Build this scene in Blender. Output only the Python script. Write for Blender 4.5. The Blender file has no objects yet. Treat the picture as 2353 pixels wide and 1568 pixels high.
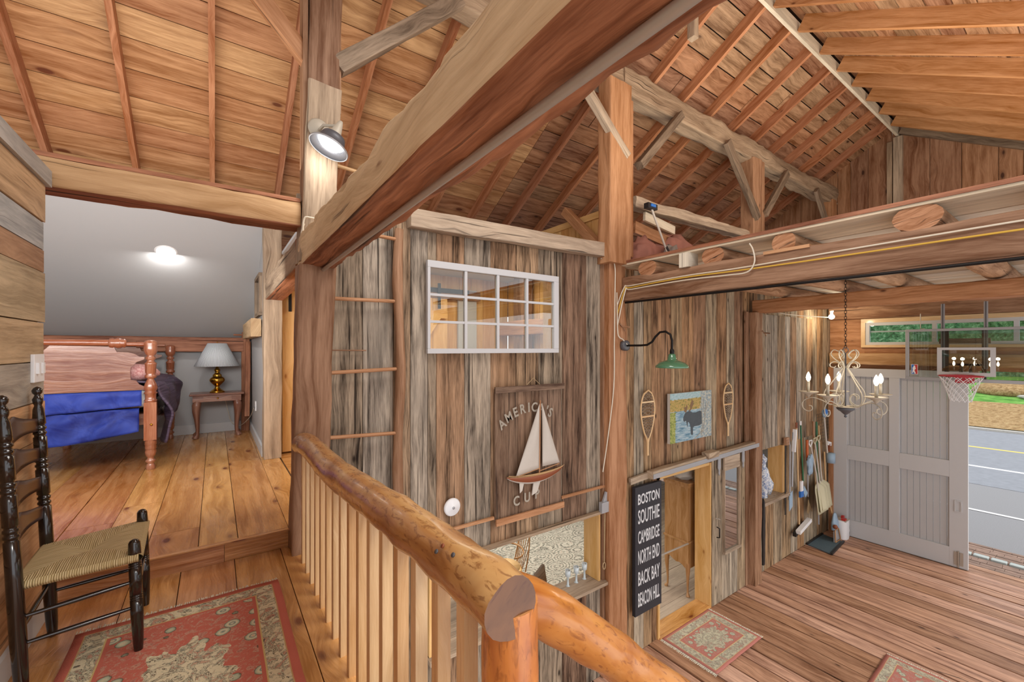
import bpy, math, random
from mathutils import Vector as V, Matrix, noise
import bmesh
rnd = random.Random(7)
S = bpy.context.scene
C = S.collection
PI = math.pi

# ------------------------------------------------------------------ camera, world, light, exposure
cam = bpy.data.cameras.new('camera'); co = bpy.data.objects.new('camera', cam); C.objects.link(co)
TH = math.radians(35.17)
cam.sensor_width = 36; cam.lens = 970/2353*36; cam.shift_y = 18/2353
cam.clip_start = .05; cam.clip_end = 300
co.location = (0, 0, 1.3); co.rotation_euler = (PI/2, 0, -TH)
S.camera = co
S.view_settings.view_transform = 'Standard'; S.view_settings.look = 'None'
S.view_settings.gamma = 1; S.view_settings.use_curve_mapping = False
S.view_settings.exposure = 0.52
w = bpy.data.worlds.new('world'); S.world = w; w.use_nodes = True
bg = w.node_tree.nodes['Background']; bg.inputs[0].default_value = (.95, .96, 1, 1); bg.inputs[1].default_value = 1.15

def light(name, kind, loc, power, color=(1, .93, .82), size=.1, rot=(0, 0, 0), sy=None, label=None):
    l = bpy.data.lights.new(name, kind); l.energy = power; l.color = color
    if kind == 'AREA':
        l.size = size
        if sy: l.shape = 'RECTANGLE'; l.size_y = sy
    elif kind == 'SUN': l.angle = size
    else: l.shadow_soft_size = size
    o = bpy.data.objects.new(name, l); C.objects.link(o); o.location = loc; o.rotation_euler = rot
    return o
light('sun', 'SUN', (20, -20, 30), 1.2, (1, .96, .9), .25, (math.radians(50), 0, math.radians(20)))
light('barn_fill', 'AREA', (5.2, -.9, 1.6), 130, (1, .95, .88), 5, (math.radians(-72), 0, 0), 2.4)  # added soft light for the barn side, no fixture behind it
light('gallery_fill', 'AREA', (-.1, -.6, 2.2), 34, (1, .95, .88), 1.4, (math.radians(-78), 0, 0), 1.6)  # extra area light for the gallery; no lamp hangs here
light('roof_fill', 'AREA', (4.2, 1.2, 2.45), 70, (1, .92, .8), 3.5, (PI, 0, 0), 1.6)  # unseen upward fill added for the barn roof timbers, not a roof window
light('roof_fill', 'AREA', (-.3, 3.6, 2.5), 12, (1, .92, .8), 1.6, (PI, 0, 0), 1)  # second added upward fill, for the roof boards on the bedroom side
light('bedroom_fill', 'AREA', (-.9, 3.6, 1.55), 38, (1, .98, .96), 2.2, (math.radians(84), 0, 0), .5)  # added fill aimed at the bedroom, apart from its recessed light
light('lower_room_fill', 'AREA', (4, 5.8, -.35), 85, (1, .97, .92), 5, (0, 0, 0), 3)  # fill added under the lower room ceiling, without a fixture
light('upper_room_fill', 'AREA', (2.4, 4.3, 2.3), 26, (1, .9, .75), 2, (0, 0, 0), 1)  # invented light for the room behind the window, no lamp there
light('overhead_fill', 'AREA', (1.5, 1.25, 3.75), 42, (1, .98, .95), 1.2, (0, 0, 0), 1.5)  # added overhead panel for floor brightness and wood highlights, no skylight above
light('loft_fill', 'AREA', (7, .8, 2.6), 30, (1, .92, .8), 3, (PI, 0, 0), 2)  # upward fill added over the loft floor, belongs to no fixture

# ------------------------------------------------------------------ colour + node helpers
def lin(c):
    if isinstance(c, str): c = tuple(int(c[i:i+2], 16)/255 for i in (0, 2, 4))
    return tuple((x/12.92 if x <= .04045 else ((x+.055)/1.055)**2.4) for x in c) + (1,)
class NT:
    def __init__(s, name):
        s.m = bpy.data.materials.new(name); s.m.use_nodes = True; s.t = s.m.node_tree
        s.b = s.t.nodes['Principled BSDF']; s.out = s.t.nodes['Material Output']
    def n(s, typ, **kw):
        nd = s.t.nodes.new(typ)
        for k, v in kw.items():
            if k.startswith('_'): setattr(nd, k[1:], v)
        return nd
    def l(s, a, b): s.t.links.new(a, b)
    def put(s, inp, v):
        if v is None: return
        if hasattr(v, 'links') or hasattr(v, 'is_linked'): s.l(v, inp)
        else: inp.default_value = v
    def math(s, op, a, b=0, c=0, clamp=False):
        nd = s.t.nodes.new('ShaderNodeMath'); nd.operation = op; nd.use_clamp = clamp
        for i, v in enumerate((a, b, c)):
            if isinstance(v, (int, float)): nd.inputs[i].default_value = v
            else: s.l(v, nd.inputs[i])
        return nd.outputs[0]
    def comb(s, x, y, z=0):
        nd = s.t.nodes.new('ShaderNodeCombineXYZ')
        for i, v in enumerate((x, y, z)):
            if isinstance(v, (int, float)): nd.inputs[i].default_value = v
            else: s.l(v, nd.inputs[i])
        return nd.outputs[0]
    def noise(s, vec, scale, detail=3, rough=.55, dist=0):
        nd = s.t.nodes.new('ShaderNodeTexNoise'); s.l(vec, nd.inputs['Vector'])
        nd.inputs['Scale'].default_value = scale; nd.inputs['Detail'].default_value = detail
        nd.inputs['Roughness'].default_value = rough; nd.inputs['Distortion'].default_value = dist
        return nd.outputs[0]
    def vor(s, vec, scale, feature='F1', out=0):
        nd = s.t.nodes.new('ShaderNodeTexVoronoi'); nd.feature = feature; s.l(vec, nd.inputs['Vector']); nd.inputs['Scale'].default_value = scale
        return nd.outputs[out]
    def ramp(s, f, stops, interp='LINEAR'):
        nd = s.t.nodes.new('ShaderNodeValToRGB'); s.l(f, nd.inputs[0]); e = nd.color_ramp.elements; nd.color_ramp.interpolation = interp
        while len(e) < len(stops): e.new(.5)
        for i, (p, c) in enumerate(stops):
            e[i].position = p; e[i].color = lin(c) if isinstance(c, str) else (c, c, c, 1)
        return nd.outputs[0]
    def mix(s, f, a, b, mode='MIX'):
        nd = s.t.nodes.new('ShaderNodeMixRGB'); nd.blend_type = mode
        for i, v in enumerate((f, a, b)):
            if isinstance(v, (int, float)): nd.inputs[i].default_value = v
            elif isinstance(v, str): nd.inputs[i].default_value = lin(v)
            else: s.l(v, nd.inputs[i])
        return nd.outputs[0]
    def bump(s, h, strength=.3, dist=.01):
        nd = s.t.nodes.new('ShaderNodeBump'); nd.inputs['Strength'].default_value = strength; nd.inputs['Distance'].default_value = dist
        s.l(h, nd.inputs['Height']); s.l(nd.outputs[0], s.b.inputs['Normal'])
    def uv(s):
        nd = s.t.nodes.new('ShaderNodeUVMap'); nd.uv_map = 'UVMap'
        sp = s.t.nodes.new('ShaderNodeSeparateXYZ'); s.l(nd.outputs[0], sp.inputs[0])
        return nd.outputs[0], sp.outputs[0], sp.outputs[1]
    def obj(s):
        nd = s.t.nodes.new('ShaderNodeTexCoord'); return nd.outputs['Object']
    def tone(s):
        nd = s.t.nodes.new('ShaderNodeAttribute'); nd.attribute_name = 'tone'; return nd.outputs['Fac']
    def rough(s, r, spec=.5, metal=0, coat=0):
        s.b.inputs['Roughness'].default_value = r; s.b.inputs['Specular IOR Level'].default_value = spec
        s.b.inputs['Metallic'].default_value = metal; s.b.inputs['Coat Weight'].default_value = coat
        s.b.inputs['Coat Roughness'].default_value = .12

def wood(name, tints, dark='2a1508', rough=.6, coat=0, knots=1, cracks=0, streak=.7, light=1.25, bump=.35, gs=1., spec=.35, blot=.5):
    m = NT(name); uvv, u, v = m.uv()
    kv = m.comb(m.math('MULTIPLY', u, 2.0*gs), m.math('MULTIPLY', v, 4.6*gs))
    kd = m.vor(kv, 1.0)
    near = m.math('SUBTRACT', .42, kd, clamp=True)
    v2 = m.math('ADD', v, m.math('MULTIPLY', near, .06 if cracks >= 1 else .14))
    n1 = m.noise(m.comb(m.math('MULTIPLY', u, 1.1*gs), m.math('MULTIPLY', v2, 15*gs)), 1, 4, .6, .5)
    n2 = m.noise(m.comb(m.math('MULTIPLY', u, 7*gs), m.math('MULTIPLY', v2, 90*gs)), 1, 3, .65)
    n3 = m.noise(m.comb(m.math('MULTIPLY', u, 1.3*gs), m.math('MULTIPLY', v, 4*gs), 3.3), 1, 3, .6)
    g = m.math('ADD', m.math('MULTIPLY', n1, .55), m.math('ADD', m.math('MULTIPLY', n2, .25), m.math('MULTIPLY', n3, .2)))
    g = m.math('MULTIPLY', m.math('SUBTRACT', g, .385), 4.8, clamp=True)
    k = len(tints)
    if k > 1: base = m.ramp(m.tone(), [(i/(k-1), c) for i, c in enumerate(tints)])
    else:
        base = m.mix(m.tone(), m.mix(.12, tints[0], '000000'), m.mix(.12, tints[0], 'ffffff'))
    hi = m.mix(1, base, (lambda nd: nd)(m.ramp(n3, [(0, min(1, light*.8)), (1, min(1.0, light))])), 'MULTIPLY')
    lo = m.mix(streak, base, dark)
    col = m.mix(g, lo, m.mix(.16, hi, 'ffe6c8'))
    bl = m.math('MULTIPLY', m.math('SUBTRACT', n3, .56), 5.0*blot, clamp=True)
    col = m.mix(bl, col, m.mix(.45, base, dark))
    if knots:
        kf = m.math('MULTIPLY', m.math('SUBTRACT', .085*knots, kd), 26, clamp=True)
        ring = m.math('MULTIPLY', m.math('SUBTRACT', .17*knots, kd), 7, clamp=True)
        col = m.mix(m.math('MULTIPLY', ring, .45), col, dark); col = m.mix(m.math('MULTIPLY', kf, .85), col, dark)
    h = g
    if cracks:
        cn = m.noise(m.comb(m.math('MULTIPLY', u, 1.0*gs), m.math('MULTIPLY', v2, 42*gs), 9), 1, 2, .5)
        cf = m.math('MULTIPLY', m.math('SUBTRACT', cn, .74-.12*cracks), 14, clamp=True)
        col = m.mix(m.math('MULTIPLY', cf, .85), col, '1c120b'); h = m.math('SUBTRACT', g, m.math('MULTIPLY', cf, 2))
    m.l(col, m.b.inputs['Base Color']); m.rough(rough, spec, 0, coat); m.bump(h, bump, .004)
    if rough < .5:
        m.l(m.math('ADD', m.math('MULTIPLY', m.math('SUBTRACT', 1, g), .2), rough*.8), m.b.inputs['Roughness'])
    return m.m
def plain(name, c, rough=.5, metal=0, spec=.5, coat=0, vary=.06, scale=14, bump=0, emit=None, es=0):
    m = NT(name); n = m.noise(m.obj(), scale, 3)
    col = m.mix(m.math('MULTIPLY', n, vary*2), c, m.mix(.5, c, '000000'))
    m.l(col, m.b.inputs['Base Color']); m.rough(rough, spec, metal, coat)
    if bump: m.bump(n, bump, .005)
    if emit: m.b.inputs['Emission Color'].default_value = lin(emit); m.b.inputs['Emission Strength'].default_value = es
    return m.m
def glass(name, tint='ffffff', refl=.12, rough=.0):
    m = NT(name); t = m.t; t.nodes.remove(m.b)
    tr = t.nodes.new('ShaderNodeBsdfTransparent'); tr.inputs[0].default_value = lin(tint)
    gl = t.nodes.new('ShaderNodeBsdfGlossy'); gl.inputs['Roughness'].default_value = rough
    fr = t.nodes.new('ShaderNodeFresnel'); fr.inputs[0].default_value = 1.5
    mx = t.nodes.new('ShaderNodeMixShader'); f = m.math('ADD', fr.outputs[0], refl-.04, clamp=True)
    m.l(f, mx.inputs[0]); m.l(tr.outputs[0], mx.inputs[1]); m.l(gl.outputs[0], mx.inputs[2]); m.l(mx.outputs[0], m.out.inputs[0])
    return m.m

M = {}
M['ceil'] = wood('pine_roof_boards', ['aa6836', 'b87a42', 'c28a50', 'ca965c', 'd0a068'], '5c280e', .55, 0, 1.4, 0, .6, blot=.9)
M['ceil_dark'] = wood('pine_roof_boards_aged', ['7c4422', '92562c', 'a4683a', '98704a', 'ae7e50'], '2e1408', .6, 0, 1.1, 0, .6)
M['rafter'] = wood('rafter_wood', ['9c5427', 'b06632', 'b8703a'], '54250e', .55, 0, .6, 0, .5)
M['rafter_r'] = wood('rafter_wood_light', ['a8682f', 'b8783c', 'c08244'], '5e3212', .55, 0, .7, 0, .45)
M['gable'] = wood('gable_boards', ['86502c', '986036', 'a66d3e'], '3a1c0c', .6, 0, 1.2, 0, .5)
M['weather'] = wood('weathered_barn_boards', ['5c3822', '86583a', 'b0865c', '98846c', 'aca090', 'c2b9ac'], '1e120b', .8, 0, .9, 1, .9, 1.3, .7, spec=.2, blot=.8)
M['barn'] = wood('barn_wall_boards', ['6e4224', '90603a', 'b8844e', 'a68a62', 'ac9a80', 'bcb2a0'], '22120a', .75, 0, .8, 1, .88, 1.3, .6, spec=.25, blot=.7)
M['reclaim'] = wood('reclaimed_planks', ['84583a', 'b4865c', 'cc9864', 'c0ac88', 'a4a096', 'aeb8bc'], '3c2416', .55, 0, 1.2, .5, .5, blot=.8)
M['floor'] = wood('varnished_pine_floor', ['ac6426', 'c07a30', 'd0923e', 'dca24c'], '64280a', .22, .3, 1.35, 0, .55, spec=.5, blot=.8)
M['floor_barn'] = wood('worn_barn_floor', ['94603e', 'ae7852', 'c08c70', 'cfa088'], '3a2016', .5, 0, .9, .6, .62, spec=.3)
M['floor_room'] = wood('pale_room_floor', ['a08e7c', 'b09d88', 'b8a894'], '6a5848', .35, 0, .8, .2, .4)
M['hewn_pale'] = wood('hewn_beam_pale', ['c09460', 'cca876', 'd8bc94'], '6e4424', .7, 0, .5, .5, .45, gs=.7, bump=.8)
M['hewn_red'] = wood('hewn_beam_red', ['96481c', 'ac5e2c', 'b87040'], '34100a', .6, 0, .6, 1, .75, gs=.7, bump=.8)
M['hewn_gray'] = wood('hewn_beam_gray', ['9c8266', 'ab947a', 'b9a58e'], '4e3826', .75, 0, .5, .7, .55, gs=.8, bump=.8)
M['hewn_brown'] = wood('hewn_beam_brown', ['7c5033', '95643e', 'a87650'], '38200f', .65, 0, .7, .6, .5, gs=.8, bump=.6)
M['timber'] = wood('timber_orange', ['a0622f', 'b27440', 'c08a58'], '4a2410', .6, 0, .7, .5, .5, gs=.8)
M['oldbrace'] = wood('old_brace_wood', ['66503c', '7d6650', '94806a'], '2c2018', .75, 0, .5, .5, .55)
M['logv'] = wood('varnished_log', ['b9762f', 'c98a40', 'd4994e'], '6e3410', .22, .5, .5, 0, .55, spec=.6, gs=1.6, blot=.9)
M['newel'] = wood('varnished_post', ['bd6f30', 'c87c3c'], '7a3312', .25, .4, 1.5, 0, .55, spec=.6, gs=1.3, blot=1)
M['pale'] = wood('baluster_pine', ['cf9f62', 'dbb57e', 'e2c494'], 'a0683a', .4, .2, .6, 0, .35, spec=.4)
M['yellow'] = wood('knotty_yellow_pine', ['c8924c', 'd8a860', 'dfb56e'], '9a6228', .5, 0, .8, 0, .3)
M['rawlog'] = wood('joist_log_wood', ['9a6a48', 'a87a54', 'b48c66'], '4a2a18', .75, 0, .8, .5, .55, gs=1.3, bump=.8)
M['endgrain'] = wood('sawn_log_end', ['a8683c', 'b67a4c'], '4e2812', .7, 0, 0, 1, .5, gs=3)
M['deck'] = wood('pale_loft_planks', ['c8b08c', 'd8c8ac', 'e2dccb'], '7e6a50', .7, 0, .7, .5, .4)
M['bedwood'] = wood('bed_mahogany', ['6e3018', '7c3c22', '86482c'], '38140a', .3, .3, 0, 0, .4, spec=.5)
M['maple'] = wood('maple_turning', ['8a3e18', '9a4c20'], '4a1a08', .2, .5, 0, 0, .35, spec=.6)
M['cabwood'] = wood('cabinet_side_wood', ['a06a2c', 'b07c38'], '5e3a14', .4, .2, .3, 0, .35)
M['signwood'] = wood('sign_board_wood', ['5c3a22', '6a4528', '744c2e', '634534'], '24130a', .75, 0, .6, 1, .7, bump=.6)
M['dark'] = plain('dark_gap', '1d120b', .9, 0, .1)
M['wall'] = plain('grey_paint', 'b4b4b4', .7, 0, .2, vary=.02)
M['white'] = plain('white_paint', 'c6c6c6', .5, 0, .3, vary=.03)
M['whitedoor'] = plain('white_door_paint', 'bcbcbc', .5, 0, .3, vary=.05, scale=5)
M['plastic'] = plain('white_plastic', 'eeeeee', .35, vary=.01)
M['brass'] = plain('brass', 'c9983c', .18, 1, .5, vary=.05)
M['black'] = plain('black_lacquer', '1a110d', .16, 0, .6, .5, .05)
M['slatb'] = plain('dark_slat', '4a3024', .3, 0, .5, .3, .1)
M['iron'] = plain('black_iron', '1c1816', .45, .6, .5)
M['steel'] = plain('galvanised_pipe', 'b4aca0', .35, .3, .5, vary=.12, scale=60)
M['ivory'] = plain('cream_painted_iron', 'b8ae9c', .5, .1, .5, vary=.1)
M['slate'] = plain('dark_grey_iron', '5a5a5e', .45, .3, .5)
M['green'] = plain('green_enamel', '4f7d5c', .15, 0, .6, .6, .03)
M['redrim'] = plain('red_rim_paint', 'b8303c', .4)
M['wirew'] = plain('cream_cable', 'd8cdb8', .5, vary=.02)
M['wirey'] = plain('yellow_cable', 'd2a83c', .5, vary=.02)
M['sail'] = plain('sail_cloth', 'c9c0b4', .8, vary=.08, scale=30)
M['hull'] = plain('hull_red_brown', '8a4a2c', .5)
M['paintw'] = plain('worn_white_lettering', 'b8ad9c', .8, vary=.5, scale=60)
M['signblack'] = plain('charcoal_sign_paint', '2a2a30', .6, vary=.05)
M['signwhite'] = plain('white_lettering', 'd8d8d8', .7, vary=.1, scale=50)
M['rope'] = plain('rope', 'b49a74', .9, vary=.2, scale=80)
M['silver'] = plain('dull_silver', 'a8a8aa', .35, .25)
M['sack'] = plain('beige_plastic_shovel', 'c9c2a2', .5, vary=.06)
M['bluew'] = plain('pale_blue_plastic', '9fb8cc', .5, vary=.15)
M['blue'] = plain('blue_plastic', '2d6fc0', .4)
M['greenh'] = plain('green_handle', '2f6b48', .4)
M['red'] = plain('red_plastic', 'c03028', .4)
M['rubber'] = plain('grey_rubber', '4e6068', .6, vary=.3, scale=40, bump=.4)
M['blackp'] = plain('black_plastic', '1c1c1e', .5)
M['orange'] = plain('orange_handle', 'c8642c', .4)
M['insul'] = plain('pink_insulation', 'c08472', .95, vary=.5, scale=9, bump=1)
M['plastbag'] = plain('clear_plastic_sheet', 'a8a098', .3, vary=.4, scale=12, bump=1)
M['bulb'] = plain('lit_bulb', 'ffffff', .3, emit='fff0d2', es=9)
M['ledw'] = plain('lit_lamp_glass', 'ffffff', .3, emit='f4fbff', es=2.6)
M['ledb'] = plain('recessed_lens', 'ffffff', .3, emit='fffdf5', es=5)
M['glass'] = glass('window_glass', 'f4f8f6', .06)
M['glassr'] = glass('backboard_glass', 'e6ecea', .1)
M['glassd'] = glass('sliding_door_glass', 'dfe8ee', .62)
M['clear'] = plain('votive_glass', 'c9d4d6', .08, 0, .8, .5)
M['black_gl'] = plain('mirror_dark_glass', '4c4640', .08, 0, .8)
M['asphalt'] = plain('asphalt', '8d9198', .9, vary=.35, scale=6, bump=.3)
M['gravel'] = plain('asphalt_gravel', '9a9a9c', .9, vary=.6, scale=90, bump=.6)
M['linew'] = plain('white_road_paint', 'dedede', .8)
M['liney'] = plain('yellow_road_paint', 'd8c060', .8)
M['brick'] = plain('brick_pavers', 'a88a78', .9, vary=.8, scale=7, bump=.4)
M['cobble'] = plain('pale_cobble', 'b4bcb8', .8, vary=.3, scale=12)
M['stone'] = plain('pale_rock', 'c4c0b6', .8, vary=.4)

def logmat(name, base, lt, dk, seed, fleck):
    m = NT(name); uvv, u, v = m.uv()
    n1 = m.noise(m.comb(m.math('MULTIPLY', u, 3), m.math('MULTIPLY', v, 8), seed), 1, 4, .6, .6)
    n2 = m.noise(m.comb(m.math('MULTIPLY', u, 22), m.math('MULTIPLY', v, 60), seed), 1, 3, .6, .8)
    n3 = m.noise(m.comb(m.math('MULTIPLY', u, 9), m.math('MULTIPLY', v, 160), seed), 1, 2, .6)
    c = m.ramp(n1, [(.32, dk), (.48, base), (.66, lt)])
    f = m.math('MULTIPLY', m.math('SUBTRACT', n2, .6-.08*fleck), 9, clamp=True)
    c = m.mix(m.math('MULTIPLY', f, .75), c, m.mix(.5, dk, '5a2408'))
    c = m.mix(m.math('MULTIPLY', n3, .25), c, lt)
    m.l(c, m.b.inputs['Base Color']); m.rough(.26, .5, 0, .3); m.bump(n1, .15, .01); return m.m
M['logv'] = logmat('varnished_log', 'b27c44', 'caa068', '8a5226', 1, .8)
M['stairlog'] = logmat('varnished_stair_log', 'b06c2a', 'c48444', '8a4414', 9, .5)
M['logend'] = logmat('stained_log_end', '5e3818', '764a24', '3c200c', 3, .4)
M['newel'] = logmat('varnished_post', 'c47636', 'd69a5c', 'a85a28', 5, 1.1)
def special():
    m = NT('grass'); o = m.obj(); n = m.noise(o, 1.2, 5, .7); m.l(m.ramp(n, [(.3, '3f6a2c'), (.5, '5f9440'), (.7, '86a85c')]), m.b.inputs['Base Color']); m.rough(.9, .1); M['grass'] = m.m
    m = NT('fallen_leaves'); o = m.obj(); n = m.noise(o, 5, 6, .8); m.l(m.ramp(n, [(.3, '6a5038'), (.48, '9a7e56'), (.58, 'b89c74'), (.68, '7c8048')]), m.b.inputs['Base Color']); m.rough(.9, .1); m.bump(n, 1, .05); M['leaves'] = m.m
    m = NT('hedge_leaves'); o = m.obj(); n = m.noise(o, 2.5, 6, .8); m.l(m.ramp(n, [(.35, '1e3a24'), (.5, '4c7a52'), (.62, '8aa884'), (.7, 'b8c4b0')]), m.b.inputs['Base Color']); m.rough(.9, .1); m.bump(n, 1, .1); M['hedge'] = m.m
    # blue cloth
    m = NT('blue_cloth'); o = m.obj(); n = m.noise(o, 5, 3, .6, .6); m.l(m.ramp(n, [(.3, '16206a'), (.6, '2a3f98')]), m.b.inputs['Base Color']); m.rough(.6, .3); m.bump(n, .5, .03); M['bluecloth'] = m.m
    m = NT('purple_quilt'); uvv, u, v = m.uv(); n = m.noise(m.comb(m.math('MULTIPLY', u, 4), m.math('MULTIPLY', v, 40)), 1, 3); m.l(m.ramp(n, [(.3, '2c2230'), (.7, '5e5066')]), m.b.inputs['Base Color']); m.rough(.45, .4); m.bump(n, .5, .01); M['quilt'] = m.m
    m = NT('pillow_cloth'); n = m.noise(m.obj(), 60, 3); m.l(m.ramp(n, [(.4, 'b87a78'), (.6, 'd0a49e')]), m.b.inputs['Base Color']); m.rough(.9); M['pillow'] = m.m
    m = NT('pleated_shade'); tc = m.obj(); sp = m.n('ShaderNodeSeparateXYZ'); m.l(tc, sp.inputs[0]); a = m.math('ARCTAN2', sp.outputs[1], sp.outputs[0]); st = m.math('SINE', m.math('MULTIPLY', a, 90))
    m.l(m.ramp(m.math('ADD', m.math('MULTIPLY', st, .5), .5), [(0, 'a8adb2'), (1, 'e6eaee')]), m.b.inputs['Base Color']); m.bump(st, .4, .004); m.rough(.8, .2); M['shade'] = m.m
    # rush
    m = NT('rush_weave'); uvv, u, v = m.uv(); st = m.math('SINE', m.math('ADD', m.math('MULTIPLY', u, 900), m.math('MULTIPLY', m.noise(uvv, 30, 2), 3)))
    n = m.noise(m.comb(m.math('MULTIPLY', u, 200), m.math('MULTIPLY', v, 8)), 1, 3)
    m.l(m.ramp(m.math('ADD', m.math('MULTIPLY', st, .22), n), [(.2, '8a7448'), (.5, 'c0aa78'), (.8, 'dccaa0')]), m.b.inputs['Base Color']); m.bump(st, .5, .004); m.rough(.75); M['rush'] = m.m
    # birdseye log mottling
    # rugs: uv holds metres from rug centre, edge = distance to edge stored per rug through half sizes
    seedz = 2.5
    def rug(name, hx, hy, med, reds='be6a5a', beige='d6ccac', fade=0, kx=.5, ky=.5):
        m = NT(name); uvv, u, v = m.uv()
        ax = m.math('ABSOLUTE', u); ay = m.math('ABSOLUTE', v)
        d = m.math('MINIMUM', m.math('SUBTRACT', hx, ax), m.math('SUBTRACT', hy, ay))
        n = m.noise(m.comb(u, v), 26, 4, .7, 1.2); n2 = m.noise(m.comb(u, v, 4), 11, 3, .6, 2.5); n5 = m.noise(m.comb(u, v, 8), 140, 2)
        flor = m.ramp(n, [(.36, '6e7466'), (.44, beige), (.56, beige), (.6, '9aa58c'), (.66, reds)], 'EASE')
        flor2 = m.ramp(n2, [(.4, beige), (.5, beige), (.56, '8e9484'), (.62, reds), (.7, '8a4438')])
        field = m.ramp(n, [(.36, '6e7a74'), (.41, beige), (.455, '98a090'), (.475, reds), (.58, reds), (.6, '8e3e36'), (.64, beige), (.68, reds)])
        rv = m.vor(m.comb(u, v, seedz), 11); rr2 = m.math('ADD', rv, m.math('MULTIPLY', n, .12))
        pet = m.ramp(rr2, [(.08, reds), (.13, beige), (.2, '75867f'), (.26, beige), (.36, 'a3ac94'), (.4, '6a5a4c')])
        field = m.mix(m.math('LESS_THAN', rr2, .41), m.mix(.35, reds, field), pet)
        ln = m.math('LESS_THAN', m.math('ABSOLUTE', m.math('SUBTRACT', n2, .5)), .012); ln2 = m.math('LESS_THAN', m.math('ABSOLUTE', m.math('SUBTRACT', n2, .58)), .010)
        lines = m.math('MAXIMUM', ln, ln2)
        dx = m.math('DIVIDE', u, hx*kx); dy = m.math('DIVIDE', v, hy*ky)
        r = m.math('SQRT', m.math('ADD', m.math('MULTIPLY', dx, dx), m.math('MULTIPLY', dy, dy)))
        an = m.math('ARCTAN2', dy, dx)
        lob = m.math('ADD', r, m.math('ADD', m.math('ADD', m.math('MULTIPLY', m.math('SINE', m.math('MULTIPLY', an, 8)), .12), m.math('MULTIPLY', m.math('SINE', m.math('MULTIPLY', an, 22)), .05)), m.math('MULTIPLY', n2, .25)))
        inm = m.math('LESS_THAN', lob, med)
        c = m.mix(inm, field, m.mix(lines, m.mix(.5, flor, flor2), '6c6456'))
        b = hx*.3
        def band(lo, hi): return m.math('MULTIPLY', m.math('GREATER_THAN', d, lo), m.math('LESS_THAN', d, hi))
        c = m.mix(m.math('LESS_THAN', d, b*1.12), c, reds); c = m.mix(m.math('LESS_THAN', d, b*1.0), c, 'c8b078')
        c = m.mix(m.math('LESS_THAN', d, b*.95), c, m.mix(lines, m.mix(.6, flor, flor2), '6c6456'))
        c = m.mix(m.math('LESS_THAN', d, b*.32), c, 'c0a070'); c = m.mix(m.math('LESS_THAN', d, b*.28), c, reds)
        c = m.mix(m.math('MULTIPLY', n5, .22), c, m.mix(.5, c, '504030'))
        if fade: c = m.mix(fade, c, 'b4a49a')
        m.l(c, m.b.inputs['Base Color']); m.rough(.95, .05); m.bump(n5, .5, .004); return m.m
    M['rug1'] = rug('gallery_rug', .40, .62, .95)
    M['rug2'] = rug('doorway_rug', .51, .35, .9, 'b0685c', 'bcb69c', .12, .6, .6)
    M['rug3'] = rug('corner_rug', .40, .45, .9, 'b0685c', 'bcb69c', .12, .6, .6)
    M['fringe'] = plain('rug_fringe', 'e2d8c2', .95, vary=.3, scale=60)
    m = NT('patterned_carpet'); uvv, u, v = m.uv(); vv = m.comb(m.math('MULTIPLY', u, 2.6), m.math('MULTIPLY', v, 3.6))
    d1 = m.vor(vv, 1.0); st = m.math('SINE', m.math('ADD', m.math('MULTIPLY', d1, 46), m.math('MULTIPLY', m.noise(vv, 9, 3), 6))); n = m.noise(vv, 14, 4, .7, 1.5)
    c = m.ramp(m.math('ADD', m.math('MULTIPLY', st, .1), n), [(.32, '4a4640'), (.44, '8a8578'), (.52, 'b2ab9a'), (.62, 'beb8a8'), (.72, '8e5e4c')])
    m.l(c, m.b.inputs['Base Color']); m.rough(.95, .05); M['carpet'] = m.m
    m = NT('painting_canvas'); uvv, u, v = m.uv()   # u,v in 0..1
    n = m.noise(m.comb(m.math('MULTIPLY', u, 3), m.math('MULTIPLY', v, 14)), 2, 4, .7); n2 = m.noise(m.comb(u, v, 2), 22, 4, .8)
    water = m.ramp(n, [(.35, '4e748a'), (.5, '8ba6b2'), (.62, 'b4c0c4')]); trees = m.ramp(n2, [(.35, '50603a'), (.5, 'b09a58'), (.62, 'c09a6a'), (.7, '4f6e60')])
    sky = m.ramp(n2, [(.4, '8fb0b2'), (.6, 'b0c2c6')]); reed = m.ramp(n2, [(.35, '3a5a34'), (.5, '9aa054'), (.65, 'b8b47c')]); ice = m.ramp(n2, [(.35, '6a7c84'), (.5, '9aa6a8'), (.62, 'c8c0a8')])
    c = m.mix(m.math('GREATER_THAN', m.math('ADD', v, m.math('MULTIPLY', n2, .06)), .66), water, trees)
    c = m.mix(m.math('GREATER_THAN', m.math('ADD', v, m.math('MULTIPLY', n2, .12)), .93), c, sky)
    c = m.mix(m.math('MULTIPLY', m.math('LESS_THAN', m.math('ADD', u, m.math('MULTIPLY', n2, .15)), .2), m.math('LESS_THAN', v, .62)), c, reed)
    c = m.mix(m.math('GREATER_THAN', m.math('ADD', u, m.math('MULTIPLY', n2, .25)), .84), c, ice)
    m.l(c, m.b.inputs['Base Color']); m.rough(.6, .2); M['paint'] = m.m
    m = NT('ginger_jar_glaze'); n = m.noise(m.obj(), 28, 3, .6, 1); m.l(m.ramp(n, [(.42, '7c90b4'), (.52, 'dcdfe0')]), m.b.inputs['Base Color']); m.rough(.15); M['jar'] = m.m
special()

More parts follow.
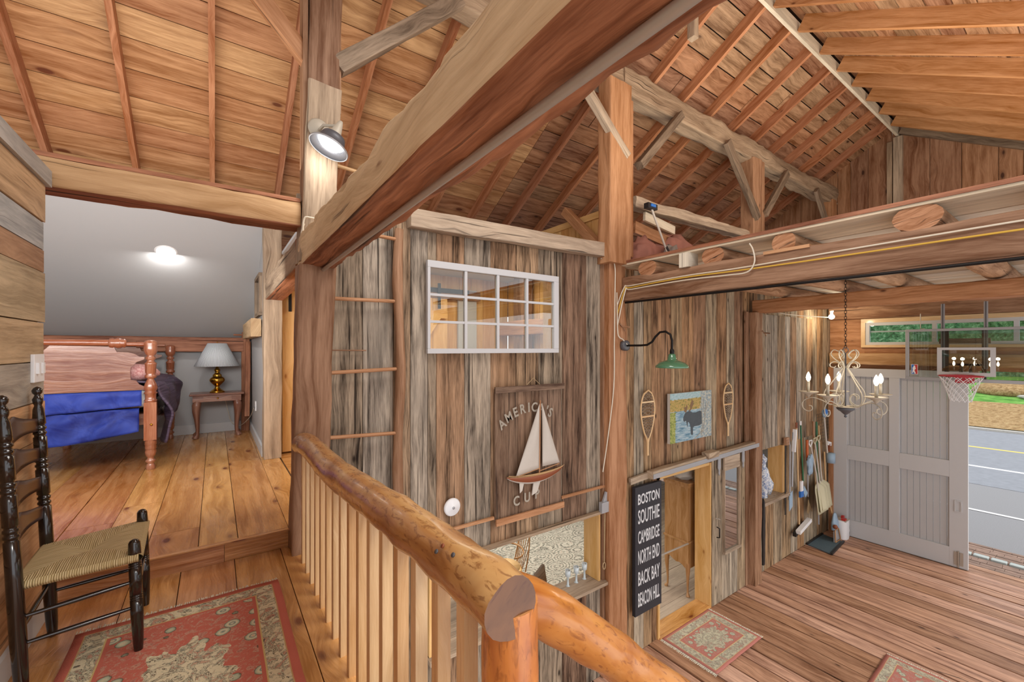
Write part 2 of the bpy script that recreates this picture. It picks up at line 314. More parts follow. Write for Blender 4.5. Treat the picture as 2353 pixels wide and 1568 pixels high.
# ------------------------------------------------------------------ mesh builder
ORG = {}
class MB:
    def __init__(s): s.v = []; s.f = []; s.uv = []; s.t = []; s.mi = []; s.sm = []
    def face(s, pts, uvs, tone, mi=0, sm=False):
        b = len(s.v); s.v += [V(p) for p in pts]; s.f.append(list(range(b, b+len(pts)))); s.uv.append(uvs); s.t.append(tone); s.mi.append(mi); s.sm.append(sm)
    def para(s, o, a, b, c, tone=None, mi=0, grain=None, mis=None):
        """parallelepiped; grain = index of the edge vector the fibres follow"""
        o, a, b, c = V(o), V(a), V(b), V(c)
        if a.cross(b).dot(c) < 0: o = o+a; a = -a
        e = (a, b, c); L = [x.length for x in e]
        if grain is None: grain = L.index(max(L))
        if tone is None: tone = rnd.random()
        ou, ov = rnd.random()*40, rnd.random()*40
        fs = [((0, 0, 0), 1, 0), ((0, 0, 1), 0, 1), ((0, 0, 0), 0, 2), ((0, 1, 0), 2, 0), ((0, 0, 0), 2, 1), ((1, 0, 0), 1, 2)]
        base = len(s.v); s.v += [o+a*i+b*j+c*k for i in (0, 1) for j in (0, 1) for k in (0, 1)]
        for k, (p, i, j) in enumerate(fs):
            def ix(di, dj, p=p, i=i, j=j):
                t = list(p); t[i] += di; t[j] += dj; return base+t[0]*4+t[1]*2+t[2]
            li, lj = L[i], L[j]
            st = [(0, 0), (li, 0), (li, lj), (0, lj)]
            if j == grain: st = [(y, x) for x, y in st]
            elif i != grain: st = [(x*.15, y) for x, y in st]
            off = ov+.37*k
            s.f.append([ix(0, 0), ix(1, 0), ix(1, 1), ix(0, 1)]); s.uv.append([(x+ou, y+off) for x, y in st]); s.t.append(tone); s.mi.append(mis[k] if mis else mi); s.sm.append(False)
    def box(s, x0, x1, y0, y1, z0, z1, **k): s.para((x0, y0, z0), (x1-x0, 0, 0), (0, y1-y0, 0), (0, 0, z1-z0), **k)
    def bar(s, p0, p1, w, h, up=(0, 0, 1), **k):
        p0, p1 = V(p0), V(p1); d = (p1-p0); r = d.cross(V(up)).normalized(); u = r.cross(d).normalized()
        s.para(p0-r*w/2-u*h/2, d, r*w, u*h, grain=0, **k)
    def loft(s, rings, tone=None, mi=0, cap=True, capmi=None, sm=True, closed=True):
        if tone is None: tone = rnd.random()
        ou, ov = rnd.random()*40, rnd.random()*40
        b = len(s.v); n = len(rings[0]); U = [0]
        for i in range(1, len(rings)): U.append(U[-1]+(sum((V(p) for p in rings[i]), V())-sum((V(p) for p in rings[i-1]), V())).length/n)
        per = [0]
        R = max(rings, key=lambda r: (V(r[0])-V(r[n//2])).length)
        for j in range(n): per.append(per[-1]+(V(R[(j+1) % n])-V(R[j])).length)
        for r in rings: s.v += [V(p) for p in r]
        m = n if closed else n-1
        for i in range(len(rings)-1):
            for j in range(m):
                j2 = (j+1) % n
                s.f.append([b+i*n+j, b+i*n+j2, b+(i+1)*n+j2, b+(i+1)*n+j])
                s.uv.append([(ou+U[i], ov+per[j]), (ou+U[i], ov+per[j+1]), (ou+U[i+1], ov+per[j+1]), (ou+U[i+1], ov+per[j])]); s.t.append(tone)
                s.mi.append(mi[j] if isinstance(mi, (list, tuple)) else mi); s.sm.append(sm)
        if cap:
            for r, rev in ((rings[0], True), (rings[-1], False)):
                q = list(r)[::-1] if rev else list(r)
                c = sum((V(p) for p in q), V())/n; q0 = V(q[0])-c; ax = q0.normalized() if q0.length > 1e-9 else V((1, 0, 0))
                ay = ((V(q[1])-c).cross(ax)).cross(ax); ay = ay.normalized() if ay.length > 1e-9 else V((0, 1, 0))
                s.face(q, [(ou+(V(p)-c).dot(ax), ov+(V(p)-c).dot(ay)) for p in q], tone, capmi if capmi is not None else (mi if isinstance(mi, int) else mi[0]))
    def tube(s, pts, r, n=10, **k):
        pts = [V(p) for p in pts]; rr = r if isinstance(r, (list, tuple)) else [r]*len(pts); rings = []
        t = (pts[1]-pts[0]).normalized(); a = t.orthogonal().normalized()
        for i, p in enumerate(pts):
            t2 = (pts[min(i+1, len(pts)-1)]-pts[max(i-1, 0)])
            if t2.length > 1e-9: t2.normalize()
            else: t2 = t
            a = (a-t2*a.dot(t2))
            a = a.normalized() if a.length > 1e-6 else t2.orthogonal().normalized()
            b = t2.cross(a)
            rings.append([p+(a*math.cos(2*PI*j/n)+b*math.sin(2*PI*j/n))*rr[i] for j in range(n)]); t = t2
        s.loft(rings, **k)
    def lathe(s, prof, o=(0, 0, 0), ax=(0, 0, 1), n=20, **k):
        o = V(o); ax = V(ax).normalized(); a = ax.orthogonal().normalized(); b = ax.cross(a)
        s.loft([[o+ax*z+(a*math.cos(2*PI*j/n)+b*math.sin(2*PI*j/n))*max(r, 1e-4) for j in range(n)] for r, z in prof], **k)
    def hewn(s, p0, p1, w, h, up=(0, 0, 1), rough=.012, seg=.12, mi=0, capmi=None, tone=None, mis=None, rnd_c=.12):
        """rough-hewn timber: rounded rectangular section that wanders a little along its length. mis=(right,top,left,bottom) material indices"""
        p0, p1 = V(p0), V(p1); d = p1-p0; L = d.length; d.normalize(); r = d.cross(V(up)).normalized(); u = r.cross(d).normalized()
        n = 24; sec = []; cw = min(.3, .05+rnd_c*.7)
        for sd_ in range(4):
            for q in (-1+cw*.55, -.75, -.25, .25, .75, 1-cw*.55):
                x, y = ((1, q), (-q, 1), (-1, -q), (q, -1))[sd_]; sec.append((x, y, 0))
        k = max(2, int(L/seg)); sd = rnd.random()*50; rings = []
        for i in range(k+1):
            c = p0+d*(L*i/k); ring = []
            for x, y, a in sec:
                q = c+r*x*w/2+u*y*h/2
                f = noise.noise(V((sd+i*seg*2.2, x*1.3, y*1.3)))+.5*noise.noise(V((sd+i*seg*9, x*4, y*4+7)))
                ring.append(q+(r*x+u*y)*f*rough)
            rings.append(ring)
        m = mi
        if mis:
            m = []
            for x, y, a in sec:
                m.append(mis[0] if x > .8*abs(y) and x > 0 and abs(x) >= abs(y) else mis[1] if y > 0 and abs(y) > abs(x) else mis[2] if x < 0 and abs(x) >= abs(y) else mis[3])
        s.loft(rings, tone=tone, mi=m, capmi=capmi)
    def sheet(s, fn, nu, nv, us=1., vs=1., tone=.5, mi=0, th=0):
        b = len(s.v); ou = 0
        for i in range(nu+1):
            for j in range(nv+1): s.v.append(V(fn(i/nu, j/nv)))
        for i in range(nu):
            for j in range(nv):
                s.f.append([b+i*(nv+1)+j, b+(i+1)*(nv+1)+j, b+(i+1)*(nv+1)+j+1, b+i*(nv+1)+j+1])
                s.uv.append([(i/nu*us, j/nv*vs), ((i+1)/nu*us, j/nv*vs), ((i+1)/nu*us, (j+1)/nv*vs), (i/nu*us, (j+1)/nv*vs)]); s.t.append(tone); s.mi.append(mi); s.sm.append(True)
    def prism(s, poly, o, ax, ay, th, **k):
        """closed 2D outline in the plane (o, ax, ay), extruded by vector th"""
        o, ax, ay, th = V(o), V(ax), V(ay), V(th); a = [o+ax*x+ay*y for x, y in poly]; tone = k.get('tone', .5); mi = k.get('mi', 0)
        if ax.cross(ay).dot(th) < 0: a = a[::-1]; poly = poly[::-1]
        ou = rnd.random()*30; vert = k.get('vert', False)
        um = [(ou+(y if vert else x), ou+(x if vert else y)) for x, y in poly]
        s.face([p+th for p in a], um, tone, mi); s.face(a[::-1], um[::-1], tone, mi)
        for i in range(len(a)):
            j = (i+1) % len(a); l = (a[j]-a[i]).length
            s.face([a[i], a[j], a[j]+th, a[i]+th], [(ou, ou), (ou+l, ou), (ou+l, ou+th.length), (ou, ou+th.length)], tone, mi)
    def ball(s, c, r, n=12, **k):
        c = V(c); r = (r, r, r) if isinstance(r, (int, float)) else r
        s.loft([[c+V((r[0]*math.sin(t)*math.cos(2*PI*j/n), r[1]*math.sin(t)*math.sin(2*PI*j/n), r[2]*-math.cos(t))) for j in range(n)] for t in [PI*(i+.02)/(n*.5+.04) for i in range(n//2+1)]], **k)
    def build(s, name, mats, parent=None, kind=None, bevel=0, solid=0, merge=False):
        if isinstance(mats, str): mats = [mats]
        me = bpy.data.meshes.new(name)
        if parent is not None: org = ORG[parent.name]
        else:
            lo = V([min(v[i] for v in s.v) for i in range(3)]); hi = V([max(v[i] for v in s.v) for i in range(3)]); org = V(((lo.x+hi.x)/2, (lo.y+hi.y)/2, lo.z))
        me.from_pydata([tuple(v-org) for v in s.v], [], s.f)
        uvl = me.uv_layers.new(name='UVMap'); flat = []
        for u in s.uv:
            for x in u: flat += [x[0], x[1]]
        uvl.data.foreach_set('uv', flat)
        at = me.attributes.new('tone', 'FLOAT', 'FACE'); at.data.foreach_set('value', s.t)
        me.polygons.foreach_set('material_index', s.mi); me.polygons.foreach_set('use_smooth', s.sm)
        for m in mats: me.materials.append(M[m])
        me.update()
        o = bpy.data.objects.new(name, me); C.objects.link(o)
        if parent is not None: o.parent = parent; ORG[o.name] = org
        else: o.location = org; ORG[o.name] = org
        if kind: o['kind'] = kind
        if solid:
            md = o.modifiers.new('thickness', 'SOLIDIFY'); md.thickness = solid; md.offset = 0
        if bevel:
            md = o.modifiers.new('bevel', 'BEVEL'); md.width = bevel; md.segments = 2; md.limit_method = 'ANGLE'
        return o
def thing(name, label, cat, loc, group=None):
    o = bpy.data.objects.new(name, None); C.objects.link(o); o.location = loc; o.empty_display_size = .1
    o['label'] = label; o['category'] = cat
    if group: o['group'] = group
    ORG[o.name] = V(loc); return o
def tag(o, label, cat, group=None, kind=None):
    o['label'] = label; o['category'] = cat
    if group: o['group'] = group
    if kind: o['kind'] = kind
    return o
def text(body, name, mat, parent, place, size, ext=.003, sx=1., bold=0., align='CENTER'):
    """letters as one mesh; place(x, y, z) maps text space to the world"""
    parts = [(body, 0, 0, 0)] if isinstance(body, str) else body
    mb = MB()
    for b, ox, oy, rot in parts:
        cu = bpy.data.curves.new('t', 'FONT'); cu.body = b; cu.size = size; cu.extrude = ext; cu.align_x = align; cu.offset = bold; cu.resolution_u = 3
        to = bpy.data.objects.new('t', cu); C.objects.link(to); bpy.context.view_layer.update()
        me = bpy.data.meshes.new_from_object(to.evaluated_get(bpy.context.evaluated_depsgraph_get()))
        for p in me.polygons:
            q = []
            for vi in p.vertices:
                c = me.vertices[vi].co; x, y = c.x*sx, c.y
                x, y = x*math.cos(rot)-y*math.sin(rot)+ox, x*math.sin(rot)+y*math.cos(rot)+oy
                q.append(place(x, y, c.z+ext))
            mb.face(q, [(0, 0)]*len(q), .5)
        bpy.data.objects.remove(to); bpy.data.curves.remove(cu); bpy.data.meshes.remove(me)
    return mb.build(name, mat, parent)

def boards(mb, o, U, W, N, Ulen, edges, th=.02, tones=None, holes=(), gap=.004, jit=.003, mi=0, joints=0, tonef=None, back=None):
    """boards that run along unit U, side by side along unit W (edges = positions), thickness against N; holes = (u0,u1,w0,w1)"""
    o, U, W, N = V(o), V(U).normalized(), V(W).normalized(), V(N).normalized()
    for i in range(len(edges)-1):
        w0, w1 = edges[i], edges[i+1]; tone0 = tones[i % len(tones)] if tones else rnd.random()
        cuts = sorted(set([w0, w1]+[h for ho in holes for h in ho[2:4] if w0 < h < w1])); jd = rnd.uniform(-jit, jit)
        us = [0, Ulen]
        if joints:
            x = rnd.uniform(.3, joints)
            while x < Ulen-.3: us.append(x); x += rnd.uniform(joints*.7, joints*1.4)
        us.sort()
        for a, b in zip(us[:-1], us[1:]):
            tone = min(1, max(0, tone0+(rnd.uniform(-.15, .15) if joints else 0)))
            st = rnd.getstate()
            for c0, c1 in zip(cuts[:-1], cuts[1:]):
                segs = [(a, b)]; mid = (c0+c1)/2
                for h in holes:
                    if h[2] <= mid <= h[3]:
                        ns = []
                        for s0, s1 in segs:
                            if h[0] > s0: ns.append((s0, min(s1, h[0])))
                            if h[1] < s1: ns.append((max(s0, h[1]), s1))
                        segs = [x for x in ns if x[1]-x[0] > .002]
                for s0, s1 in segs:
                    g0 = gap/2 if c0 == w0 else 0; g1 = gap/2 if c1 == w1 else 0
                    p = o+U*(s0+(gap/2 if s0 > 0 and joints else 0))+W*(c0+g0)+N*jd
                    mb.para(p, U*(s1-s0-(gap/2 if joints else 0)), W*(c1-c0-g0-g1), -N*th, tone=tone, mi=mi, grain=0)
def even(a, b, w, var=.15):
    r = [a]
    while r[-1] < b-w*.6: r.append(r[-1]+w*rnd.uniform(1-var, 1+var))
    r[-1] = b
    return r

# ================================================================== SETTING
YW = 3.15; ZM = -2.2; ZB = .116; XE = 9.8; XT = .45
# gallery floor: wide boards along Y
mb = MB(); boards(mb, (-.68, -.6, 0), (0, 1, 0), (1, 0, 0), (0, 0, 1), 3.74, [0, .3, .52, .78, 1.03, 1.16], .03, [.55, .75, .35, .85, .6], joints=2.2)
mb.box(-.68, .485, -.6, 3.14, -.2, -.032, mi=1, tone=.3); mb.build('floor', ['floor', 'hewn_brown'], kind='structure')
# bedroom floor
mb = MB(); boards(mb, (-2.5, 3.14, ZB), (0, 1, 0), (1, 0, 0), (0, 0, 1), 4.25, [0, .3, .6, .88, 1.15, 1.42, 1.7, 1.94, 2.17, 2.42, 2.62, 2.9, 3.08], .03, [.4, .6, .3, .5, .7, .2, .45, .75, .6, .9, .7, .8], joints=2.6)
mb.box(-2.5, .58, 3.16, 7.39, -.2, ZB-.032, mi=1, tone=.3); mb.build('floor', ['floor', 'hewn_brown'], kind='structure')
mb = MB()
xs = [-.68, -.34, .05, .4]
for a, b, t in zip(xs[:-1], xs[1:], (.2, .15, .45)): mb.box(a, b-.002, 3.117, 3.139, .0, ZB-.005, tone=t)
mb.box(-.68, .42, 3.10, 3.139, ZB-.004, ZB+.003, tone=.5); mb.build('trim_1', 'floor', kind='structure')
# main barn floor: boards along Y
mb = MB(); boards(mb, (.3, -2.2, ZM), (0, 1, 0), (1, 0, 0), (0, 0, 1), YW+2.2, even(0, 9.75, .235, .2), .04, None, gap=.022, jit=.005, joints=0)
mb.box(.3, 10.05, -2.2, 3.33, ZM-.3, ZM-.045, mi=1, tone=.1); mb.box(.3, 9.8, YW+.001, 3.33, ZM-.045, ZM-.001, mi=1, tone=.1); mb.build('floor', ['floor_barn', 'dark'], kind='structure')
# lower room floor: boards along X, behind the wall
mb = MB(); boards(mb, (.6, 3.33, ZM), (1, 0, 0), (0, 1, 0), (0, 0, 1), 9.1, even(0, 5.4, .18, .1), .03, None, gap=.004)
mb.build('floor', 'floor_room', kind='structure')
mb = MB(); mb.box(4.376, 5.485, 3.11, 3.33, ZM, ZM+.02, tone=.7); mb.build('trim_2', 'floor', kind='structure')

# the long board wall (Y = 3.15): openings
Z0 = ZM; ZT = 2.05
H_win = (1.25-Z0, 2.0-Z0); H_low = (-1.17-Z0, -.42-Z0)
holesA = [(1.275-Z0, 1.99-Z0, 1.39, 2.725), (-1.17-Z0, -.425-Z0, 1.40, 3.33)]
edgesA = [.50, .661, .884, 1.11, 1.249, 1.394, 1.469, 1.728, 1.988, 2.271, 2.527, 2.832, 3.164, 3.46]
tonA = [.55, .62, .8, .5, .78, .62, .3, .72, .32, .45, .62, .08, .7]
mb = MB(); boards(mb, (0, YW, Z0), (0, 0, 1), (1, 0, 0), (0, -1, 0), 2.3-Z0, edgesA, .022, tonA, holesA, .004, .004)
def backing(x0, x1, z0, z1, holes, y0=YW+.024, y1=YW+.17, mi=1):
    xs = sorted(set([x0, x1]+[h for ho in holes for h in ho[:2] if x0 < h < x1]))
    for a, b in zip(xs[:-1], xs[1:]):
        m = (a+b)/2; zs = [z0]
        for ho in sorted([h for h in holes if h[0] <= m <= h[1]], key=lambda h: h[2]): zs += [ho[2], ho[3]]
        zs.append(z1)
        for i in range(0, len(zs), 2):
            if zs[i+1]-zs[i] > .01: mb.box(a, b, y0, y1, zs[i], zs[i+1], mi=mi, tone=.5, grain=2)
backing(.62, 3.46, Z0, 2.3, [(1.39, 2.725, 1.275, 1.99), (1.40, 3.33, -1.17, -.425)], mi=2)
mb.build('wall_back', ['weather', 'dark', 'yellow'], kind='structure')
# barn part of the wall
hB = [(ZM-Z0, -.265-Z0, 4.376, 5.485), (-1.53-Z0, -.37-Z0, 5.74, 6.2), (-1.08-Z0, -.29-Z0, 6.884, 7.74)]
edgesB = [3.46, 3.63, 3.80, 3.93, 4.1, 4.248, 4.44, 4.635, 4.866, 5.129, 5.418, 5.691, 5.95, 6.16, 6.4, 6.62, 6.85, 7.096, 7.395, 7.709, 8.041, 8.3, 8.573, 8.86, 9.153, 9.42, 9.8]
tonB = [.3, .6, .45, .85, .5, .3, .25, .55, .35, .2, .7, .3, .75, .15, .4, .3, .8, .5, .7, .55, .85, .4, .8, .75, .45, .7]
mb = MB(); boards(mb, (0, YW, Z0), (0, 0, 1), (1, 0, 0), (0, -1, 0), 2.2-Z0, edgesB, .022, tonB, hB, .004, .004)
backing(3.46, 9.9, Z0, 2.2, [(4.376, 5.485, ZM, -.265), (5.74, 6.2, -1.53, -.37), (6.884, 7.74, -1.08, -.29)], mi=2)
mb.build('wall_back', ['barn', 'dark', 'yellow'], kind='structure')
# raised board panel right of the brown post
mb = MB(); boards(mb, (0, 3.125, -.36), (0, 0, 1), (1, 0, 0), (0, -1, 0), 2.2, [6.86, 7.07, 7.27, 7.47, 7.76, 7.95, 8.2, 8.4, 8.62, 8.9], .02, [.6, .75, .8, .5, .95, .3, .85, .6, .4], [(0, .09, 6.88, 7.76), (0, .09, 7.76, 8.95)], .006, .004)
mb.build('wall_back', 'weather', kind='structure')

# left wall of reclaimed planks (X = -.68), end at Y = 3.0
mb = MB(); ze = [-.0, .14, .3, .5, .69, .87, 1.05, 1.238, 1.427, 1.67, 1.78, 1.915, 2.10]
boards(mb, (-.68, -.6, 0), (0, 1, 0), (0, 0, 1), (1, 0, 0), 3.6, ze, .02, [.3, .38, .2, .4, .3, .35, .8, .55, .6, .12, .97, .5], joints=0, gap=.005, jit=.004)
mb.box(-.80, -.66, -.6, 3.03, 2.10, 2.18, tone=.9); mb.box(-.80, -.702, -.6, 3.0, 0, 2.1, mi=0, tone=.5)
mb.build('wall_left', 'reclaim', kind='structure')
mb = MB(); mb.box(-.676, -.66, -.6, 3.0, .0, .11); mb.build('baseboard_left', 'white', kind='structure')

# bedroom shell
mb = MB(); mb.box(-2.5, .44, 7.352, 7.45, 0, 1.6); mb.build('wall_bedroom_back', 'wall', kind='structure')
mb = MB(); mb.box(.44, .58, 5.36, 7.45, 0, 2.9); mb.build('wall_bedroom_right', 'wall', kind='structure')
mb = MB(); mb.box(-2.6, -2.5, 3.0, 7.45, 0, 3.5); mb.box(-2.5, -.8, 3.0, 3.1, 0, 2.1); mb.build('wall_bedroom_left', 'wall', kind='structure')
def slope(y, z0=1.46, y0=7.35, s=.58): return z0+s*(y0-y)
mb = MB(); mb.para((-2.5, 5.26, slope(5.26)), (2.94+.14, 0, 0), (0, 2.12, -2.12*.58), (0, .01, .03)); mb.para((-2.5, 5.26, slope(5.26)), (3.08, 0, 0), (0, .34, .31), (0, .03, -.01))
mb.build('ceiling', 'wall', kind='structure')
mb = MB(); mb.box(-2.5, .44, 7.335, 7.352, ZB, ZB+.13); mb.build('baseboard_back', 'white', kind='structure')
mb = MB(); mb.box(.42, .44, 5.36, 7.335, ZB, ZB+.11); mb.build('baseboard_right', 'white', kind='structure')

# roof: deck boards above the rafters
SL = .58; YR = 2.15; ZR = 5.05; AN = math.atan(SL); RD = .14
nl = V((0, SL, 1)).normalized(); dl = V((0, 1, -SL)).normalized()
nr = V((0, -SL, 1)).normalized(); dr = V((0, -1, -SL)).normalized()
RDR = .21; apex = V((0, YR, ZR+RD/math.cos(AN))); apexr = V((0, YR+.06, ZR+RDR/math.cos(AN)))
mb = MB(); boards(mb, apex+V((-3, 0, 0)), (1, 0, 0), dl, -nl, 6.4, even(0, 6.4, .26, .08), .02, None, (), .007, .002)
mb.build('ceiling', 'ceil', kind='structure')
mb = MB(); boards(mb, apex+V((3.405, 0, 0)), (1, 0, 0), dl, -nl, 6.5, even(0, 6.4, .25, .1), .02, None, (), .012, .003, joints=5)
mb.build('ceiling', 'ceil_dark', kind='structure')
mb = MB(); boards(mb, apexr+V((-3, 0, 0)), (1, 0, 0), dr, -nr, 12.9, even(0, 3.9, .2, .12), .02, None, (), .012, .003)
mb.build('ceiling', 'ceil_dark', kind='structure')
mb = MB()
mb.para(apex+V((-3, 0, .03)), (12.95, 0, 0), dl*6.45, (0, 0, .03), tone=.5); mb.para(apexr+V((-3, 0, .03)), (12.95, 0, 0), dr*3.95, (0, 0, .03), tone=.5); mb.build('ceiling', 'dark', kind='structure')

# end wall (X = 9.8)
ge = [7.3, 7.0, 6.7, 6.4, 6.1, 5.8, 5.5, 5.2, 4.9, 4.6, 4.3, 4.0, 3.65, 3.3, 3.029, 2.825, 2.566, 2.231, 2.115, 1.748, 1.38, .989, .743, .5, .2, -.1, -.4, -.7, -1.0]
mb = MB()
for i in range(len(ge)-1):
    y0, y1 = ge[i+1], ge[i]; jd = rnd.uniform(0, .008)
    def rz(y): return ZR-SL*abs(y-YR)+.17
    poly = [(y0+.003, 2.2), (y1-.003, 2.2), (y1-.003, rz(y1)), (y0+.003, rz(y0))]
    mb.prism(poly, (XE-jd, 0, 0), (0, 1, 0), (0, 0, 1), (.03, 0, 0), tone=rnd.random(), vert=True)
mb.build('wall_end', 'gable', kind='structure')
mb = MB(); mb.prism([(-1, 2.2), (7.3, 2.2), (7.3, 2.15), (YR, ZR+.1), (-1, ZR+.1-SL*(YR+1))], (XE+.035, 0, 0), (0, 1, 0), (0, 0, 1), (.02, 0, 0)); mb.build('wall_end', 'dark', kind='structure')
mb = MB()   # below the loft: around transom window and door opening
mb.box(XE, XE+.12, 2.62, 3.3, .86, 2.2, tone=.5, grain=1); mb.box(XE, XE+.12, -1.6, 2.62, 1.78, 2.2, tone=.5, grain=1)
mb.box(XE, XE+.12, -1.6, 1.2, .95, 1.33, tone=.4, grain=1); mb.box(XE, XE+.12, 1.2, 2.62, .86, 1.33, tone=.4, grain=1); mb.box(XE, XE+.12, 3.05, 3.3, ZM, .95, tone=.5, grain=2)
mb.build('wall_end', 'timber', kind='structure')
mb = MB(); mb.hewn((9.735, 3.12, 1.115), (9.735, -1.6, 1.115), .13, .2, rough=.01); tag(mb.build('door_header_beam', 'hewn_pale'), 'light hewn beam on the end wall directly above the white sliding door', 'beam')
mb = MB(); mb.hewn((9.70, 3.12, 1.97), (9.70, -1.6, 1.97), .16, .24, rough=.01); tag(mb.build('end_wall_beam', 'hewn_brown'), 'dark brown beam along the end wall above the long narrow window', 'beam')
# transom window
w1 = MB(); fr = w1
fr.box(9.755, 9.80, -1.6, 2.66, 1.775, 1.845, tone=.8); fr.box(9.755, 9.80, -1.6, 2.66, 1.325, 1.37, tone=.8); fr.box(9.755, 9.80, 2.60, 2.66, 1.37, 1.775, tone=.8)
wr = fr.build('window_2', 'pale', kind='structure')
fr = MB()
for a, b in ((1.72, 1.775), (1.37, 1.42)): fr.box(9.78, 9.84, -1.6, 2.6, a, b)
for y in (2.6, 1.72, .84, -.04, -.9): fr.box(9.78, 9.84, y-.055, y, 1.42, 1.72)
fr.box(9.84, 9.86, -1.6, 2.6, 1.60, 1.625); fr.build('window_frame', 'white', wr)
g = MB(); g.box(9.815, 9.82, -1.6, 2.56, 1.42, 1.72); g.build('glass_pane', 'glass', wr)

# big white sliding door
dr_ = thing('door_1', 'white sliding barn door with beadboard panels, half open to the road', 'door', (9.72, 2.18, ZM)); dr_['kind'] = 'structure'
del dr_['category']
mb = MB(); dy0, dy1, dz0, dz1 = 1.295, 3.06, ZM+.01, .94
boards(mb, (9.72, dy0, dz0), (0, 0, 1), (0, 1, 0), (-1, 0, 0), dz1-dz0, [i*(dy1-dy0)/22 for i in range(23)], .03, None, (), .006, 0)
mb.build('beadboard_panel', 'whitedoor', dr_)
mb = MB(); X0, X1 = 9.685, 9.719
mb.box(X0, X1, dy0, dy0+.21, dz0, dz1); mb.box(X0, X1, dy1-.21, dy1, dz0, dz1)
mb.box(X0, X1, 2.11, 2.25, dz0+.3, dz1-.15)
mb.box(X0, X1, dy0+.21, dy1-.21, dz0, dz0+.3); mb.box(X0, X1, dy0+.21, 2.11, -.765, -.5); mb.box(X0, X1, 2.25, dy1-.21, -.765, -.5); mb.box(X0, X1, dy0+.21, dy1-.21, dz1-.15, dz1)
mb.build('door_frame', 'white', dr_, bevel=.003)
mb = MB(); mb.box(9.672, 9.684, 1.36, 1.375, -1.30, -1.12); mb.box(9.672, 9.684, 1.43, 1.445, -1.30, -1.12); mb.box(9.672, 9.684, 1.375, 1.43, -1.135, -1.12); mb.box(9.672, 9.684, 1.375, 1.43, -1.3, -1.285); mb.build('door_handle', 'white', dr_)
mb = MB(); mb.box(9.675, 9.684, 1.345, 1.385, ZM+.05, ZM+.26); mb.box(9.675, 9.684, 1.41, 1.45, ZM+.05, ZM+.26); mb.box(9.66, 9.684, 1.39, 1.405, ZM+.02, ZM+.28); o = mb.build('floor_latch', 'steel', dr_); o['label'] = 'grey metal latch'

# lower room and upper room shells behind the wall
mb = MB(); mb.box(.6, 9.9, 8.7, 8.8, ZM, -.1); mb.box(9.8, 9.9, 3.33, 8.7, ZM, -.1); mb.box(.5, .6, 3.33, 8.7, ZM, -.1); mb.build('wall_room', 'wall', kind='structure')
mb = MB(); mb.box(.6, 9.8, 3.32, 8.7, -.2, .1, tone=.5); mb.build('ceiling', 'wall', kind='structure')
mb = MB(); mb.box(.6, 9.8, 8.68, 8.70, ZM, ZM+.14); mb.build('baseboard_room', 'white', kind='structure')
mb = MB(); mb.box(.59, 3.72, 3.335, 5.42, .101, .118, tone=.6); mb.build('floor', 'floor', kind='structure')
# upper room: yellow pine wall with sliding door track
mb = MB(); boards(mb, (0, 5.44, .1), (0, 0, 1), (1, 0, 0), (0, -1, 0), 2.3, [.6, .85, 1.1, 1.35, 1.6, 1.85, 2.1, 2.35, 2.6, 2.9, 3.1, 3.3, 3.5, 3.75], .02, None, (), .005, .002)
mb.build('wall_upper_room', 'yellow', kind='structure')
mb = MB(); mb.box(2.86, 3.16, 5.39, 5.425, .1, 2.15); mb.build('wall_upper_room', 'wall', kind='structure')
mb = MB(); boards(mb, (3.75, 3.33, .1), (0, 0, 1), (0, 1, 0), (-1, 0, 0), 2.83, even(0, 2.1, .15, .1), .02, None, (), .006, .002); mb.box(3.73, 3.79, 3.33, 5.43, 2.86, 2.94, tone=.9)
mb.build('wall_upper_room', 'yellow', kind='structure')
mb = MB(); mb.box(.6, 3.73, 3.34, 5.42, 2.33, 2.36, tone=.5); mb.build('ceiling', 'wall', kind='structure')

# ================================================================== OUTDOORS
ZO = -2.4
mb = MB(); mb.box(9.95, 19.1, -14, 30, ZO-.3, ZO, tone=.5)
mb.build('ground_verge', 'gravel', kind='structure')
mb = MB(); mb.box(17.0, 28.4, -20, 60, ZO-.2, ZO+.008, tone=.5); mb.build('ground_road', 'asphalt', kind='structure')
for x0, x1, mt, lb in ((19.5, 19.68, 'linew', 'white line painted along the road edge'), (23.3, 23.5, 'liney', 'yellow centre line painted on the road'), (14.2, 14.32, 'linew', 'pale line across the driveway apron')):
    mb = MB(); mb.box(x0, x1, -20, 60, ZO+.008, ZO+.012 if x0 > 17 else ZO+.01); tag(mb.build('road_marking', mt), lb, 'road line')
mb = MB(); mb.box(28.4, 28.7, -20, 60, ZO-.1, ZO+.1); tag(mb.build('road_curb', 'stone'), 'pale stone curb on the far side of the road', 'curb')
mb = MB()
mb.sheet(lambda a, b: (28.7+a*70, -25+b*110, ZO+.05+a*2.4+.12*noise.noise(V((a*20, b*25, 0)))), 30, 30, 1, 1); mb.build('ground_lawn', 'grass', kind='structure')
mb = MB()
mb.sheet(lambda a, b: (28.9+a*9+.15*noise.noise(V((b*14, a, 0))), -25+b*110, ZO+.1+a*.42+.08*noise.noise(V((a*20, b*60, 0)))), 24, 60, 1, 1); tag(mb.build('leaf_litter', 'leaves'), 'brown fallen leaves covering the verge beyond the road', 'leaves', kind='stuff')
mb = MB(); mb.ball((46, 3.8, ZO+.75), (3.2, 2.2, .65), 14); tag(mb.build('leaf_mound', 'leaves'), 'low tan mound of leaves on the green lawn', 'mound')
for i, (x, y, r) in enumerate(((42, 2.6, .35), (43, 1.9, .28), (42.5, 3.1, .22))):
    mb = MB(); mb.ball((x, y, ZO+.62), (r*1.4, r*2, r*.6), 8); tag(mb.build('lawn_rock', 'stone'), ('pale flat rock in front of the leaf mound, largest of three', 'small pale rock on the lawn, right of the larger rocks', 'small pale rock tucked against the leaf mound')[i], 'rock')
mb = MB()
